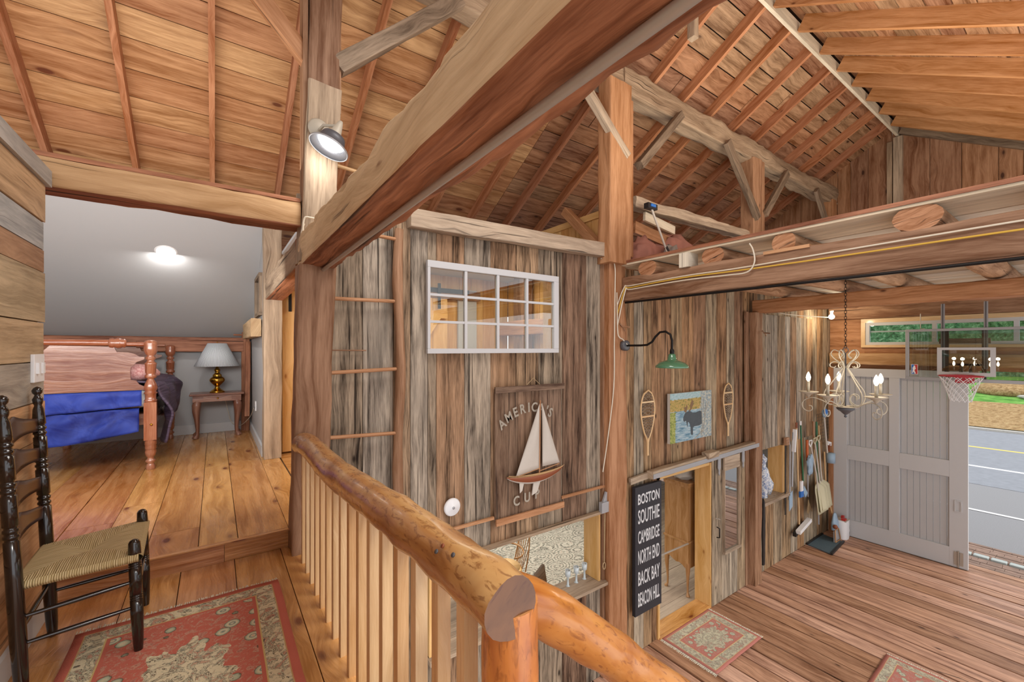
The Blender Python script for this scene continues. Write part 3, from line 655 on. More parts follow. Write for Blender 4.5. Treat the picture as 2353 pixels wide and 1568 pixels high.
mb.sheet(lambda a, b: (60+1.5*noise.noise(V((a*9, b*60, 1)))+a*2, -25+b*110, -1.6+a*12), 20, 90, 1, 1); tag(mb.build('hedge', 'hedge'), 'dense green hedge seen through the long narrow window', 'hedge', kind='stuff')
mb = MB(); boards(mb, (10.0, -6, ZO+.02), (0, 1, 0), (1, 0, 0), (0, 0, 1), 14, even(0, 1.75, .11, .1), .05, None, (), .01, .004, joints=.24); mb.build('ground_apron', 'brick', kind='structure')
for r, x in enumerate((10.12, 11.0)):
    for k in range(16):
        y = -1.6+k*.21+r*.1; mb = MB(); mb.box(x, x+.13, y, y+.185, ZO, ZO+.05)
        tag(mb.build('cobblestone', 'cobble', bevel=.012), ('pale cobblestone in the row nearest the barn threshold', 'pale cobblestone in the row farther out from the barn threshold')[r], 'cobblestone', ('cobbles edging the threshold', 'cobbles edging the drive')[r])

# ================================================================== TIMBER FRAME
ords = ['nearest', 'second', 'third', 'fourth', 'fifth', 'sixth', 'seventh', 'eighth', 'ninth', 'tenth', 'eleventh', 'twelfth', 'thirteenth', 'fourteenth', 'fifteenth', 'sixteenth', 'seventeenth', 'eighteenth']
def rafter(x, d, n, L, mat, label, grp, wd=.045, dep=RD):
    mb = MB(); o = V((x-wd/2, YR, ZR))
    if d.y < 0: o = o+V((0, -.02, 0))
    else: o = o+V((0, .02, 0))
    mb.para(o, (wd, 0, 0), d*L, n*(dep-.008), grain=1)
    tag(mb.build('rafter', mat), label, 'rafter', grp)
LX = [-1.26+.62*i for i in range(18)]
for i, x in enumerate(LX):
    if i < 5: lab = ['leftmost rafter of the gallery roof, above the chair', 'second rafter from the left, ending above the left half of the plaster ceiling', 'third rafter from the left, nearly upright in the photo', 'rafter just left of the post with the wall lamp', 'rafter just right of the post with the wall lamp'][i]
    else:
        k = 17-i; lab = 'left roof slope rafter, %s from the gable wall' % ords[k] if k else 'left roof slope rafter touching the gable wall'
    rafter(x, dl, nl, 6.35, 'rafter', lab, 'rafters under the left roof slope')
for i, x in enumerate([5.02, 5.64, 6.29, 6.87, 7.43, 8.04, 8.66, 9.28]):
    k = 7-i; rafter(x, dr, nr, 3.7, 'rafter_r', 'right roof slope rafter, %s from the gable wall' % (ords[k] if k else 'nearest') if k else 'right roof slope rafter next to the dark rafter at the gable', 'rafters under the right roof slope', .05, RDR)
mb = MB(); mb.para((9.70, YR-.02, ZR-.01), (.07, 0, 0), dr*3.7, nr*.12, grain=1); tag(mb.build('rafter', 'oldbrace'), 'dark rafter lying against the gable wall on the right slope', 'rafter')
mb = MB(); mb.box(-3, 9.8, YR-.018, YR+.018, ZR-.03, ZR+.13, grain=0, tone=.8); tag(mb.build('ridge_board', 'deck'), 'pale ridge board running along the roof peak', 'ridge board')
mb = MB(); mb.box(9.72, 9.79, 2.08, 2.2, 3.6, 5.0, grain=2, tone=.8); mb.box(9.74, 9.79, 2.22, 2.29, 3.4, 4.95, grain=2, tone=.1); tag(mb.build('gable_post', 'hewn_gray'), 'grey upright post under the ridge at the gable wall', 'post')

# purlin and posts
mb = MB(); mb.hewn((-2.5, 3.13, 4.225), (3.62, 3.13, 4.225), .2, .25, rough=.02); mb2 = mb; tag(mb.build('purlin_beam', 'hewn_gray'), 'hewn roof purlin over the gallery, behind the lamp post', 'beam')
mb = MB(); mb.hewn((3.62, 3.13, 4.225), (9.8, 3.13, 4.225), .2, .27, rough=.035, mis=(0, 0, 0, 0)); tag(mb.build('purlin_beam', 'hewn_gray'), 'long grey hewn purlin running from the tall post to the gable wall', 'beam')
# main post with lamp
mb = MB()
mb.hewn((.50, 3.045, -.15), (.545, 3.045, 1.84), .215, .18, up=(0, 1, 0), rough=.014, tone=.3)
lp = mb.build('timber_post', 'hewn_brown'); tag(lp, 'brown timber post at the bedroom step where the log rail ends', 'post')
mb = MB(); mb.hewn((.545, 3.07, 1.86), (.60, 3.07, 3.05), .2, .17, up=(0, 1, 0), rough=.012, mi=0); mb.hewn((.595, 3.08, 3.05), (.62, 3.08, 4.15), .2, .17, up=(0, 1, 0), rough=.01, mi=1)
mb.box(.67, .705, 3.02, 3.15, 2.9, 4.1, mi=1, tone=.8); mb.box(.47, .50, 3.02, 3.15, 1.9, 4.1, mi=1, tone=.4)
tag(mb.build('timber_post', ['hewn_gray', 'hewn_brown']), 'pale upper post carrying the lit barn lamp', 'post')
mb = MB(); mb.hewn((3.54, 3.09, ZM), (3.53, 3.09, 2.3), .27, .10, up=(0, 1, 0), rough=.015); p2 = mb.build('timber_post', 'timber'); tag(p2, 'orange timber post between the window wall and the green lamp', 'post')
mb = MB(); mb.hewn((3.50, 3.06, 2.2), (3.51, 3.06, 4.13), .34, .18, up=(0, 1, 0), rough=.012); mb.box(3.69, 3.73, 3.0, 3.03, 2.3, 4.0, tone=.2); tag(mb.build('timber_post', 'timber'), 'tall orange post under the grey purlin with two braces', 'post')
mb = MB(); mb.hewn((6.56, 3.10, 2.2), (6.56, 3.10, 4.12), .24, .18, up=(0, 1, 0), rough=.015); mb.box(6.68, 6.76, 3.0, 3.06, 2.2, 4.1, tone=.9); tag(mb.build('timber_post', 'hewn_brown'), 'short brown post standing on the loft under the purlin', 'post')
mb = MB(); mb.hewn((9.6, 3.10, 2.2), (9.6, 3.10, 4.12), .22, .18, up=(0, 1, 0), rough=.012); tag(mb.build('timber_post', 'timber'), 'orange loft post at the gable end under the purlin', 'post')
mb = MB(); mb.box(6.40, 6.50, 3.105, 3.128, ZM, 1.85, tone=.2, mi=0); mb.hewn((6.60, 3.07, ZM), (6.62, 3.07, 1.84), .2, .12, up=(0, 1, 0), rough=.014, mi=1, tone=.4)
tag(mb.build('timber_post', ['hewn_brown', 'hewn_brown']), 'brown post between the sliding plank door and the raised boards', 'post')
mb = MB(); mb.box(9.63, 9.71, 3.06, 3.125, ZM, .95, tone=.3); tag(mb.build('corner_post', 'timber'), 'narrow orange corner post beside the white door', 'post')
mb = MB(); mb.hewn((.515, 5.28, ZB), (.515, 5.28, 2.62), .17, .16, up=(0, 1, 0), rough=.008, rnd_c=.05); tag(mb.build('timber_post', 'hewn_gray'), 'pale weathered post at the right side of the bedroom', 'post')
mb = MB(); mb.hewn((.37, 7.27, ZB), (.37, 7.27, 1.62), .1, .12, up=(0, 1, 0), rough=.008); tag(mb.build('timber_post', 'hewn_red'), 'reddish corner post behind the brass lamp', 'post')
# braces
def brace(p0, p1, wd, h, mat, label, up=(0, 1, 0), name='knee_brace'):
    mb = MB(); mb.hewn(p0, p1, wd, h, up=up, rough=.006, rnd_c=.06); tag(mb.build(name, mat), label, 'brace')
brace((.56, 3.07, 3.16), (-.25, 3.07, 4.0), .10, .07, 'timber', 'brace rising left from the lamp post')
brace((.68, 3.04, 3.22), (1.62, 3.04, 4.12), .11, .08, 'oldbrace', 'dark brace rising right from the lamp post')
brace((3.62, 3.0, 3.36), (3.0, 3.0, 3.9), .09, .07, 'hewn_gray', 'thin brace on the left side of the tall orange post')
brace((3.83, 3.0, 3.32), (4.6, 3.0, 4.12), .09, .09, 'oldbrace', 'grey brace on the right side of the tall orange post')
brace((6.52, 2.99, 3.22), (5.66, 2.99, 4.10), .12, .06, 'oldbrace', 'dark brace on the left side of the short loft post')
brace((6.74, 2.99, 3.32), (7.5, 2.99, 4.12), .11, .06, 'oldbrace', 'dark brace on the right side of the short loft post')
brace((9.4, 2.99, 3.3), (8.66, 2.99, 4.1), .13, .05, 'oldbrace', 'dark brace near the gable wall under the purlin')
brace((3.58, 3.3, 2.4), (3.66, 4.0, 3.05), .1, .1, 'timber', 'brown diagonal brace in front of the yellow partition', up=(1, 0, 0))
brace((.40, 7.2, 1.4), (.37, 7.0, .35), .05, .06, 'hewn_red', 'thin slanted reddish brace beside the corner post', up=(1, 0, 0))
# big beam over the camera
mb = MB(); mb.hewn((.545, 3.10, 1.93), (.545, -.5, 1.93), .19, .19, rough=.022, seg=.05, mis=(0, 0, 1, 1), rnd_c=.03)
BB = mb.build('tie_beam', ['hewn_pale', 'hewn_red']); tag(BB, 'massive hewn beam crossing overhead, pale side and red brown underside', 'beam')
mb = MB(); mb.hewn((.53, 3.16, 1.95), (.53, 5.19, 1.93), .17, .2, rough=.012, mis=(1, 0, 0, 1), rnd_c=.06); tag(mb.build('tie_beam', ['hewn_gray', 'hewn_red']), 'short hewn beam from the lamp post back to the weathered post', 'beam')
mb = MB(); mb.tube([(.578, 3.02, 1.815), (.578, 1.5, 1.822), (.577, -.4, 1.82)], .012, 12, tone=.5); tag(mb.build('conduit_pipe', 'steel'), 'galvanised conduit running under the big overhead beam', 'pipe')
# bedroom front beam
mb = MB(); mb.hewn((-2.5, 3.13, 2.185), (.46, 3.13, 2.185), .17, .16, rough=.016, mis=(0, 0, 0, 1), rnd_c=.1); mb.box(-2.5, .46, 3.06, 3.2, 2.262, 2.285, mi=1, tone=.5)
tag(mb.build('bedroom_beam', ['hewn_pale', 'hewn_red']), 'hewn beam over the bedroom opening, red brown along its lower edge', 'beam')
mb = MB(); mb.hewn((-2.5, 7.27, 1.36), (.34, 7.27, 1.36), .14, .2, rough=.008); tag(mb.build('bedroom_wall_beam', 'hewn_red'), 'red brown beam low on the bedroom back wall above the headboard', 'beam')
mb = MB(); mb.hewn((.38, 7.1, 1.54), (.38, 5.5, 1.54), .1, .2, rough=.008); tag(mb.build('bedroom_beam', 'hewn_pale'), 'light beam end by the mirror on the bedroom right wall', 'beam')
for z, y in ((1.5, 7.2), (1.62, 7.15)):
    mb = MB(); mb.tube([(.22, y, z), (.36, y, z)], .012, 8); tag(mb.build('wooden_peg', 'hewn_red'), 'dark peg sticking out of the corner post, %s one' % ('lower' if z < 1.55 else 'upper'), 'peg')
# tie beams of the loft (along Y)
mb = MB(); mb.hewn((3.69, 3.03, 1.935), (3.69, -1.6, 1.935), .19, .25, rough=.014, mis=(1, 0, 0, 1)); TB = mb.build('tie_beam', ['timber', 'hewn_brown']); tag(TB, 'brown beam at the loft edge with cables stapled along it', 'beam')
mb = MB(); mb.hewn((6.68, 3.1, 1.93), (6.68, -1.6, 1.93), .17, .19, rough=.014); tag(mb.build('tie_beam', 'timber'), 'second loft beam, behind the hanging chandelier chain', 'beam')
# loft deck planks along Y, seen from below and at its edge
mb = MB(); boards(mb, (3.58, -1.6, 2.225), (0, 1, 0), (1, 0, 0), (0, 0, 1), 4.7, even(0, 6.2, .26, .2), .03, None, gap=.01, jit=.003); mb.box(3.575, 3.6, -1.6, 3.02, 2.212, 2.24, tone=.2, mi=1)
mb.build('floor', ['deck', 'hewn_red'], kind='structure')
jy = [(2.72, .085, 'squat split log joist nearest the tall post, above the cables'), (2.03, .08, 'log joist end right of the pale square block'), (1.46, .07, 'flat sided log joist end in the middle of the loft edge'), (.70, .095, 'largest round log joist end at the right of the loft edge'), (.1, .09, 'log joist beyond the right edge of the picture'), (-.5, .09, 'log joist farthest right in the loft floor')]
for y, r, lb in jy:
    mb = MB(); n = 16; rings = []; sd = rnd.random()*9
    for i in range(26):
        x = 3.6+i*6.1/25; q = r*(1+.15*noise.noise(V((sd+i*.4, 0, 0))))
        rings.append([(x, y+q*1.25*math.cos(2*PI*j/n)*(1+.05*noise.noise(V((sd, j*.8, i*.3)))), 2.125+min(.068, .085*math.sin(2*PI*j/n)*(1+.12*noise.noise(V((sd, j*.8, i*.3+5)))))) for j in range(n)])
    mb.loft(rings, mi=0, capmi=1); tag(mb.build('log_joist', ['rawlog', 'endgrain']), lb, 'log', 'log joists under the loft planks')
mb = MB(); mb.box(3.57, 3.72, 2.24, 2.34, 2.062, 2.195, tone=.9); tag(mb.build('blocking', 'deck'), 'pale square wood block between two log joist ends', 'wood block')
mb = MB(); mb.box(3.58, 3.8, 1.28, 1.6, 2.05, 2.075); tag(mb.build('shim_board', 'timber'), 'flat shim board under the middle log joist end', 'board')
# top trim beam and corner board of the window wall
mb = MB(); mb.hewn((1.215, 3.10, 2.30), (3.60, 3.10, 2.345), .1, .14, rough=.006, rnd_c=.05); tag(mb.build('wall_cap_beam', 'hewn_gray'), 'grey brown beam capping the board wall over the window', 'beam')
mb = MB(); mb.box(3.37, 3.40, 3.11, 3.15, -2.2, 2.27, tone=.3); tag(mb.build('corner_board', 'hewn_brown'), 'dark upright trim board left of the orange post', 'board')
mb = MB(); mb.box(.45, 1.23, 3.13, 3.17, 2.3, 2.34, tone=.7); tag(mb.build('wall_cap_board', 'hewn_gray'), 'thin board on top of the wall behind the ladder', 'board')
# thin battens on the wall
for a, b, z, lb in ((1.45, 2.0, -.183, 'thin batten left of the sailing sign'), (2.79, 3.46, -.166, 'thin batten right of the sailing sign')):
    mb = MB(); mb.bar((a, 3.118, z), (b, 3.118, z), .02, .025); tag(mb.build('wall_batten', 'timber'), lb, 'batten')
mb = MB(); mb.box(1.38, 3.40, 3.08, 3.128, -.435, -.41, tone=.2); tag(mb.build('opening_head_trim', 'hewn_gray'), 'thin trim along the top of the opening into the lower room', 'trim')
mb = MB(); mb.box(1.38, 3.44, 3.06, 3.34, -1.195, -1.163, tone=.6); sill = mb.build('opening_sill', 'hewn_gray'); tag(sill, 'pale shelf like sill of the low opening', 'sill')
mb = MB(); mb.box(3.32, 3.345, 3.12, 3.34, -1.16, -.43, tone=.6); mb.box(1.395, 1.415, 3.12, 3.34, -1.16, -.43, tone=.6); tag(mb.build('opening_jamb', 'yellow'), 'yellow pine jamb lining the low opening', 'jamb')
# door jamb and header
mb = MB(); mb.box(5.475, 5.505, 3.12, 3.345, ZM, -.24, tone=.5); mb.box(4.35, 4.385, 3.13, 3.345, ZM, -.24, tone=.5); mb.box(4.35, 5.5, 3.13, 3.345, -.275, -.24, tone=.7); tag(mb.build('door_jamb', 'yellow'), 'yellow pine jamb around the doorway by the town name sign', 'jamb')
mb = MB(); mb.bar((3.80, 3.105, -.19), (4.45, 3.105, -.15), .03, .07); tag(mb.build('header_board', 'hewn_gray'), 'short board on the wall left of the white door track', 'board')
# attic poles over the wall
for i, (x, z) in enumerate(((1.67, 2.40), (2.13, 2.44), (2.61, 2.48))):
    mb = MB(); mb.bar((x, 3.5, z), (x+.5, 4.3, z+.13), .03, .03, tone=.7); tag(mb.build('attic_stick', 'deck'), ['pale stick poking up above the wall cap, above the window left', 'pale stick poking up above the middle of the window', 'pale stick poking up just left of the yellow partition', 'pale stick at the top of the ladder'][i], 'stick')
# low loft beam and debris
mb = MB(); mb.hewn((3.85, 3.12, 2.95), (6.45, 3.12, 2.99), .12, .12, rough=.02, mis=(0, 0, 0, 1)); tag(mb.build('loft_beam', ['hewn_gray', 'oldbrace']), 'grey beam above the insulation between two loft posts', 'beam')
mb = MB(); mb.bar((4.0, 3.2, 2.72), (6.1, 3.3, 2.52), .03, .14, tone=.4); tag(mb.build('loose_plank', 'timber'), 'long loose plank lying across the pink insulation', 'plank')
mb = MB(); mb.bar((4.05, 3.1, 2.83), (4.7, 3.15, 2.78), .03, .1, tone=.7); tag(mb.build('loose_plank', 'deck'), 'short pale plank under the grey loft beam', 'plank')
mb = MB(); mb.bar((3.85, 3.2, 2.3), (6.5, 3.4, 2.3), .05, .12, tone=.1); tag(mb.build('loose_plank', 'hewn_brown'), 'brown plank lying on the loft floor behind the pole', 'plank')
def lump(mb, c, r, sd, amp=.35, n=20):
    c = V(c); rings = []
    for i in range(n//2+1):
        t = PI*(i+.02)/(n*.5+.04); ring = []
        for j in range(n):
            p = V((math.sin(t)*math.cos(2*PI*j/n), math.sin(t)*math.sin(2*PI*j/n), -math.cos(t)))
            q = 1+amp*noise.noise(p*2.2+V((sd, 0, 0)))+amp*.5*noise.noise(p*6+V((sd, 3, 0)))
            ring.append(c+V((p.x*r[0]*q, p.y*r[1]*q, p.z*r[2]*q)))
        rings.append(ring)
    mb.loft(rings)
mb = MB()
for i, (c, r) in enumerate((((4.15, 3.2, 2.42), (.26, .15, .18)), ((4.9, 3.3, 2.55), (.45, .15, .22)), ((5.5, 3.35, 2.5), (.4, .15, .2)), ((6.0, 3.3, 2.45), (.35, .15, .2)), ((5.2, 3.2, 2.4), (.4, .12, .12)))): lump(mb, c, r, i*5.)
tag(mb.build('insulation', 'insul'), 'crumpled pink insulation heaped on the loft by the tall post', 'insulation', kind='stuff')
mb = MB(); lump(mb, (4.6, 3.1, 2.4), (.16, .1, .15), 40, .5); tag(mb.build('plastic_sheet', 'plastbag'), 'crumpled clear plastic sheet beside the pink insulation', 'plastic sheet')

# insulated pole (long reaching tool)
t = thing('snow_brush', 'long white pole with black and blue ends leaning against the tall post', 'brush', (4.0, 2.9, 2.3))
mb = MB(); mb.tube([(4.28, 2.92, 2.32), (3.95, 2.93, 2.86)], .012, 8); mb.build('pole', 'sail', t)
mb = MB(); mb.box(3.86, 4.02, 2.90, 2.96, 2.84, 2.9); mb.build('brush_head', 'blackp', t)
mb = MB(); mb.bar((4.28, 2.92, 2.36), (4.2, 2.92, 2.46), .03, .03); mb.build('grip', 'blackp', t)
mb = MB(); mb.bar((4.24, 2.91, 2.27), (4.32, 2.91, 2.34), .05, .04); mb.bar((4.3, 2.91, 2.34), (4.36, 2.91, 2.27), .03, .03); mb.box(3.9, 3.98, 2.89, 2.9, 2.86, 2.89); mb.build('scraper', 'blue', t)

mb = MB(); mb.hewn((4.06, 2.5, 4.52), (4.06, 2.5, 4.80), .08, .08, up=(0, 1, 0), rough=.004); tag(mb.build('wood_stub', 'hewn_gray'), 'short wood stub hanging from the roof near the big overhead beam', 'wood block')
# ================================================================== CABLES on posts and beam
def cable(pts, r, mat, label, name='electric_cable'):
    # smooth through points
    P = [V(p) for p in pts]; out = []
    for i in range(len(P)-1):
        p0, p1, p2, p3 = P[max(i-1, 0)], P[i], P[i+1], P[min(i+2, len(P)-1)]
        for k in range(6):
            s = k/6; out.append(.5*((2*p1)+(p2-p0)*s+(2*p0-5*p1+4*p2-p3)*s*s+(3*p1-p0-3*p2+p3)*s**3))
    out.append(P[-1]); mb = MB(); mb.tube(out, r, 8); return tag(mb.build(name, mat), label, 'cable')
xf = 3.58
cable([(3.49, 3.09, 1.6), (3.56, 2.99, 1.94), (xf, 2.9, 1.965), (xf, 2.3, 1.98), (xf, 1.8, 1.975), (xf, 1.2, 1.985), (xf, .5, 1.995), (xf, -.3, 2.0), (xf, -1.2, 2.0)], .006, 'wirew', 'upper cream cable stapled along the loft beam')
cable([(3.5, 3.08, 1.5), (3.56, 2.98, 1.92), (xf, 2.9, 1.945), (xf, 2.3, 1.965), (xf, 1.8, 1.955), (xf, 1.2, 1.95), (xf, .5, 1.95), (xf, -.3, 1.945), (xf, -1.2, 1.95)], .006, 'wirey', 'yellow cable stapled along the loft beam')
cable([(3.51, 3.07, 1.4), (3.56, 2.97, 1.905), (xf, 2.9, 1.925), (xf, 2.3, 1.94), (xf, 1.9, 1.93), (xf-.01, 1.72, 1.93), (xf-.015, 1.66, 2.0), (xf-.015, 1.67, 2.1), (xf-.01, 1.7, 2.16)], .006, 'wirew', 'lower cream cable that loops up over the loft beam')
cable([(3.32, 3.09, 2.25), (3.42, 3.03, 2.24), (3.46, 3.02, 2.15), (3.46, 3.02, 1.94), (3.45, 3.02, 1.4), (3.44, 3.02, .9), (3.39, 3.05, .4), (3.35, 3.09, -.0)], .006, 'wirew', 'long cream cable dropping down the post beside the window wall')
cable([(3.50, 3.03, 1.9), (3.50, 3.02, 1.5), (3.51, 3.0, 1.42), (3.56, 3.0, 1.40), (3.60, 2.97, 1.34)], .006, 'wirew', 'short cream cable feeding the green wall lamp')
cable([(.46, 2.97, 1.98), (.465, 2.96, 2.12), (.50, 2.95, 2.14), (.60, 2.95, 2.12), (.615, 2.95, 2.08), (.615, 2.95, 1.98)], .006, 'wirew', 'white cable looped around the lamp post above the big beam')
cable([(.455, 2.97, 1.98), (.452, 2.97, 2.04), (.47, 2.97, 2.1)], .004, 'wirew', 'thin white cable tied at the side of the lamp post')
cable([(6.78, 2.94, 1.98), (6.9, 2.9, 1.86), (6.98, 2.8, 1.82), (7.9, 2.9, 1.84), (9.0, 2.88, 1.86)], .006, 'wirew', 'cream cable running to the bare bulb socket')
mb = MB(); mb.tube([(3.60, 3.0, 1.795), (3.60, -1.6, 1.795)], .011, 8); tag(mb.build('conduit_pipe', 'iron'), 'thin dark pipe along the underside of the loft beam', 'pipe')
mb = MB(); mb.tube([(.66, 3.2, 2.62), (1.05, 3.22, 2.60)], .014, 8); tag(mb.build('wooden_rod', 'pale'), 'short pale rod behind the big beam right of the lamp post', 'rod')

# ================================================================== WALL LAMP ON THE POST
t = thing('barn_wall_lamp', 'lit bronze barn lamp with white glass fixed on the pale upper post', 'lamp', (.56, 2.98, 2.72))
mb = MB(); mb.lathe([(0, .0), (.062, .0), (.066, .012), (.055, .022), (.02, .028), (0, .03)], (.555, 2.985, 2.735), (0, -1, 0), 24); mb.build('backplate', 'ivory', t)
lc = V((.60, 2.83, 2.60)); ax = V((.40, .05, 1)).normalized()
mb = MB(); mb.tube([(.555, 2.96, 2.72), (.57, 2.90, 2.73), lc+ax*.13], .010, 8); mb.lathe([(0, .17), (.012, .165), (.02, .14), (.038, .06), (.04, .05)], lc, ax, 24); mb.build('arm', 'ivory', t)
mb = MB(); mb.lathe([(.04, .06), (.07, .045), (.078, .02), (.08, .0), (.115, -.03), (.12, -.038), (.118, -.04), (.076, -.004), (.07, .02)], lc, ax, 32, cap=False); mb.build('lamp_shade', 'slate', t)
mb = MB(); mb.lathe([(.118, -.040), (.121, -.036), (.122, -.042), (.118, -.046), (.115, -.043)], lc, ax, 32, cap=False); o = mb.build('rim', 'silver', t)
mb = MB(); mb.lathe([(0, -.03), (.06, -.026), (.082, -.004), (.07, .01)], lc, ax, 28, cap=False); o = mb.build('light_glass', 'ledw', t); o['label'] = 'glowing white glass'
light('lamp_light', 'POINT', lc-ax*.12, 2.2, (1, .98, .95), .05)

# ================================================================== LADDER
t = thing('ladder', 'rustic wooden ladder fixed between the post and the board wall', 'ladder', (.9, 3.08, -.2))
mb = MB(); n = 12; pts = [(1.135+.012*math.sin(i*.9), 3.085, -.6+i*.2) for i in range(15)]; mb.tube(pts, [.036+.004*math.sin(i*1.7) for i in range(15)], n, tone=.6); mb.build('rail', 'hewn_brown', t)
for z0, z1, y in ((1.643, 1.655, 3.06), (1.135, 1.15, 3.06), (.697, .67, 3.06), (2.13, 2.12, 3.06), (.2, .2, 3.06)):
    mb = MB(); mb.tube([(.60, y, z0), (1.11, y+.02, z1)], .0135, 10, tone=.6); mb.build('rung', 'timber', t)
mb = MB(); mb.tube([(.62, 3.11, 1.291), (.90, 3.12, 1.288)], .005, 6); tag(mb.build('wall_wire', 'hewn_brown'), 'thin strip on the boards behind the ladder', 'strip')

# ================================================================== INTERIOR WINDOW (12 panes)
wx0, wx1, wz0, wz1 = 1.37, 2.74, 1.262, 2.003
mb = MB(); yf0, yf1 = 3.095, 3.135
mb.box(wx0, wx1, yf0, yf1, wz1-.055, wz1); mb.box(wx0, wx1, yf0, yf1, wz0, wz0+.04); mb.box(wx0, wx0+.025, yf0, yf1, wz0+.04, wz1-.055); mb.box(wx1-.06, wx1, yf0, yf1, wz0+.04, wz1-.055)
wn = mb.build('window_1', 'white', kind='structure', bevel=.003)
mb = MB()
a0, a1 = wx0+.025, wx1-.06; b0, b1 = wz0+.04, wz1-.055
for i in (1, 2, 3): xx = a0+(a1-a0)*i/4; mb.box(xx-.012, xx+.012, 3.10, 3.13, b0, b1)
for i in (1, 2): zz = b0+(b1-b0)*i/3; mb.box(a0, a1, 3.103, 3.128, zz-.010, zz+.010)
mb.build('muntins', 'white', wn)
g = MB(); g.box(a0, a1, 3.118, 3.121, b0, b1); g.build('glass_pane', 'glass', wn)

# upper room behind window: Z braced door, post, beam
t = thing('plank_door', 'yellow pine door with diagonal brace seen through the white window', 'door', (2.3, 5.33, .1))
mb = MB(); boards(mb, (1.35, 5.36, .14), (0, 0, 1), (1, 0, 0), (0, -1, 0), 1.95, [0, .22, .44, .66, .88, 1.1, 1.32], .025, None, (), .005, 0); mb.build('door_panel', 'yellow', t)
mb = MB(); mb.box(1.37, 2.65, 5.315, 5.334, 1.72, 1.83); mb.box(1.37, 2.65, 5.315, 5.334, .3, .42); mb.bar((2.5, 5.324, 1.76), (1.6, 5.324, .4), .02, .12, up=(0, 0, 1)); mb.build('brace', 'yellow', t)
mb = MB(); mb.box(2.5, 2.54, 5.30, 5.314, 1.85, 2.2); mb.build('hanger', 'iron', t)
t = thing('plank_door', 'narrow strip of yellow sliding door between the weathered post and the brown post', 'door', (.8, 5.33, .1))
mb = MB(); boards(mb, (.62, 5.36, .14), (0, 0, 1), (1, 0, 0), (0, -1, 0), 1.82, [0, .18, .36, .54], .025, None, (), .005, 0); mb.build('door_panel', 'yellow', t)
mb = MB(); mb.box(.68, .71, 5.31, 5.334, 1.72, 2.05); mb.box(.66, .73, 5.29, 5.31, 1.97, 2.04); mb.build('hanger', 'iron', t)
mb = MB(); mb.box(.6, 3.2, 5.35, 5.41, 2.0, 2.13, tone=.1); mb.build('trim_3', 'hewn_brown', kind='structure')
mb = MB(); mb.box(1.2, 3.0, 5.33, 5.35, 2.08, 2.14); tag(mb.build('door_track', 'iron'), 'black sliding door track seen through the upper window panes', 'track')
mb = MB(); mb.box(3.55, 3.7, 4.75, 5.0, .1, 2.42, tone=.1); tag(mb.build('timber_post', 'hewn_brown'), 'dark brown post seen through the right window panes', 'post')
mb = MB(); mb.hewn((3.6, 3.34, 1.60), (3.6, 5.42, 1.60), .14, .2, rough=.012); tag(mb.build('timber_beam', 'timber'), 'hewn beam seen through the bottom window panes', 'beam')
brace((3.6, 3.7, 1.7), (3.6, 3.4, 2.1), .06, .06, 'timber', 'small brace seen through the rightmost window pane', up=(1, 0, 0))

# ================================================================== AMERICA'S CUP SIGN
t = thing('sailing_sign', 'dark plank sign lettered AMERICA\'S CUP with a model sailboat', 'sign', (2.4, 3.12, -.25))
sx0, sx1, sz0, sz1 = 2.01, 2.79, -.25, .965
mb = MB(); boards(mb, (sx0, 3.115, sz0+.03), (0, 0, 1), (1, 0, 0), (0, -1, 0), sz1-sz0-.05, [0, .25, .5, .78], .02, [.3, .6, .85], (), .004, .001); mb.build('plank_board', 'signwood', t)
mb = MB(); mb.box(sx0-.015, sx1+.01, 3.08, 3.096, sz1-.055, sz1, tone=.9); mb.build('top_batten', 'signwood', t)
mb = MB(); mb.box(sx0-.005, sx1+.005, 3.078, 3.096, sz0, sz0+.055, tone=.4); o = mb.build('bottom_batten', 'timber', t); o['label'] = 'lighter lower batten'
mb = MB(); mb.tube([(2.34, 3.09, .965), (2.42, 3.09, 1.03), (2.50, 3.09, .965)], .003, 6); mb.build('hanging_wire', 'rope', t)
cx, cz, R = 2.385, .26, .46; word = "AMERICA'S"; parts = []
angs = [42, 31, 21, 11, 2, -6, -16, -25, -31]
for ch, a in zip(word, angs):
    a = math.radians(a); parts.append((ch, -R*math.sin(a)*.95, R*math.cos(a), a*.8))
text(parts, 'arched_lettering', 'paintw', t, lambda x, y, z: (cx+x, 3.092-z*.5, cz+y), .12, .002, .85, .003)
text([('C', -.12, 0, .05), ('U', 0, .01, 0), ('P', .115, .02, 0)], 'lower_lettering', 'paintw', t, lambda x, y, z: (2.35+x, 3.092-z*.5, -.115+y), .12, .002, .85, .003)
# boat
mb = MB(); hp = [(-.30, 0), (-.2, -.045), (-.05, -.07), (.1, -.065), (.25, -.03), (.34, .012)]
rings = []
for i in range(19):
    s_ = i/18; x = -.30+s_*.66; dpt = .012+.075*math.sin(PI*min(1, s_*1.02))**.7; wid = .012+.05*math.sin(PI*min(1, s_*1.0))**.6; zt = .01+.02*(2*s_-1)**2
    ring = [(2.42+x, 3.09-wid*math.sin(PI*j/8), .128+zt-dpt*(math.sin(PI*j/16)) if j <= 8 else 0) for j in range(9)]
    ring = [(2.42+x, 3.092-wid*math.cos(PI/2*j/6), .128+zt-dpt*math.sin(PI/2*j/6)) for j in range(7)]+[(2.42+x, 3.092, .128+zt)]
    rings.append(ring)
mb.loft(rings, sm=True, mi=[0, 0, 0, 1, 1, 1, 0, 2]); mb.build('hull', ['hull', 'sail', 'pale'], t)
mb = MB(); mb.sheet(lambda a, b: (2.42-.285+a*.66, 3.088-(.01+.045*math.sin(PI*min(1, a))**.6)*b, .14+.02*(2*a-1)**2+.008*b), 12, 3); mb.build('deck', 'pale', t, solid=.004)
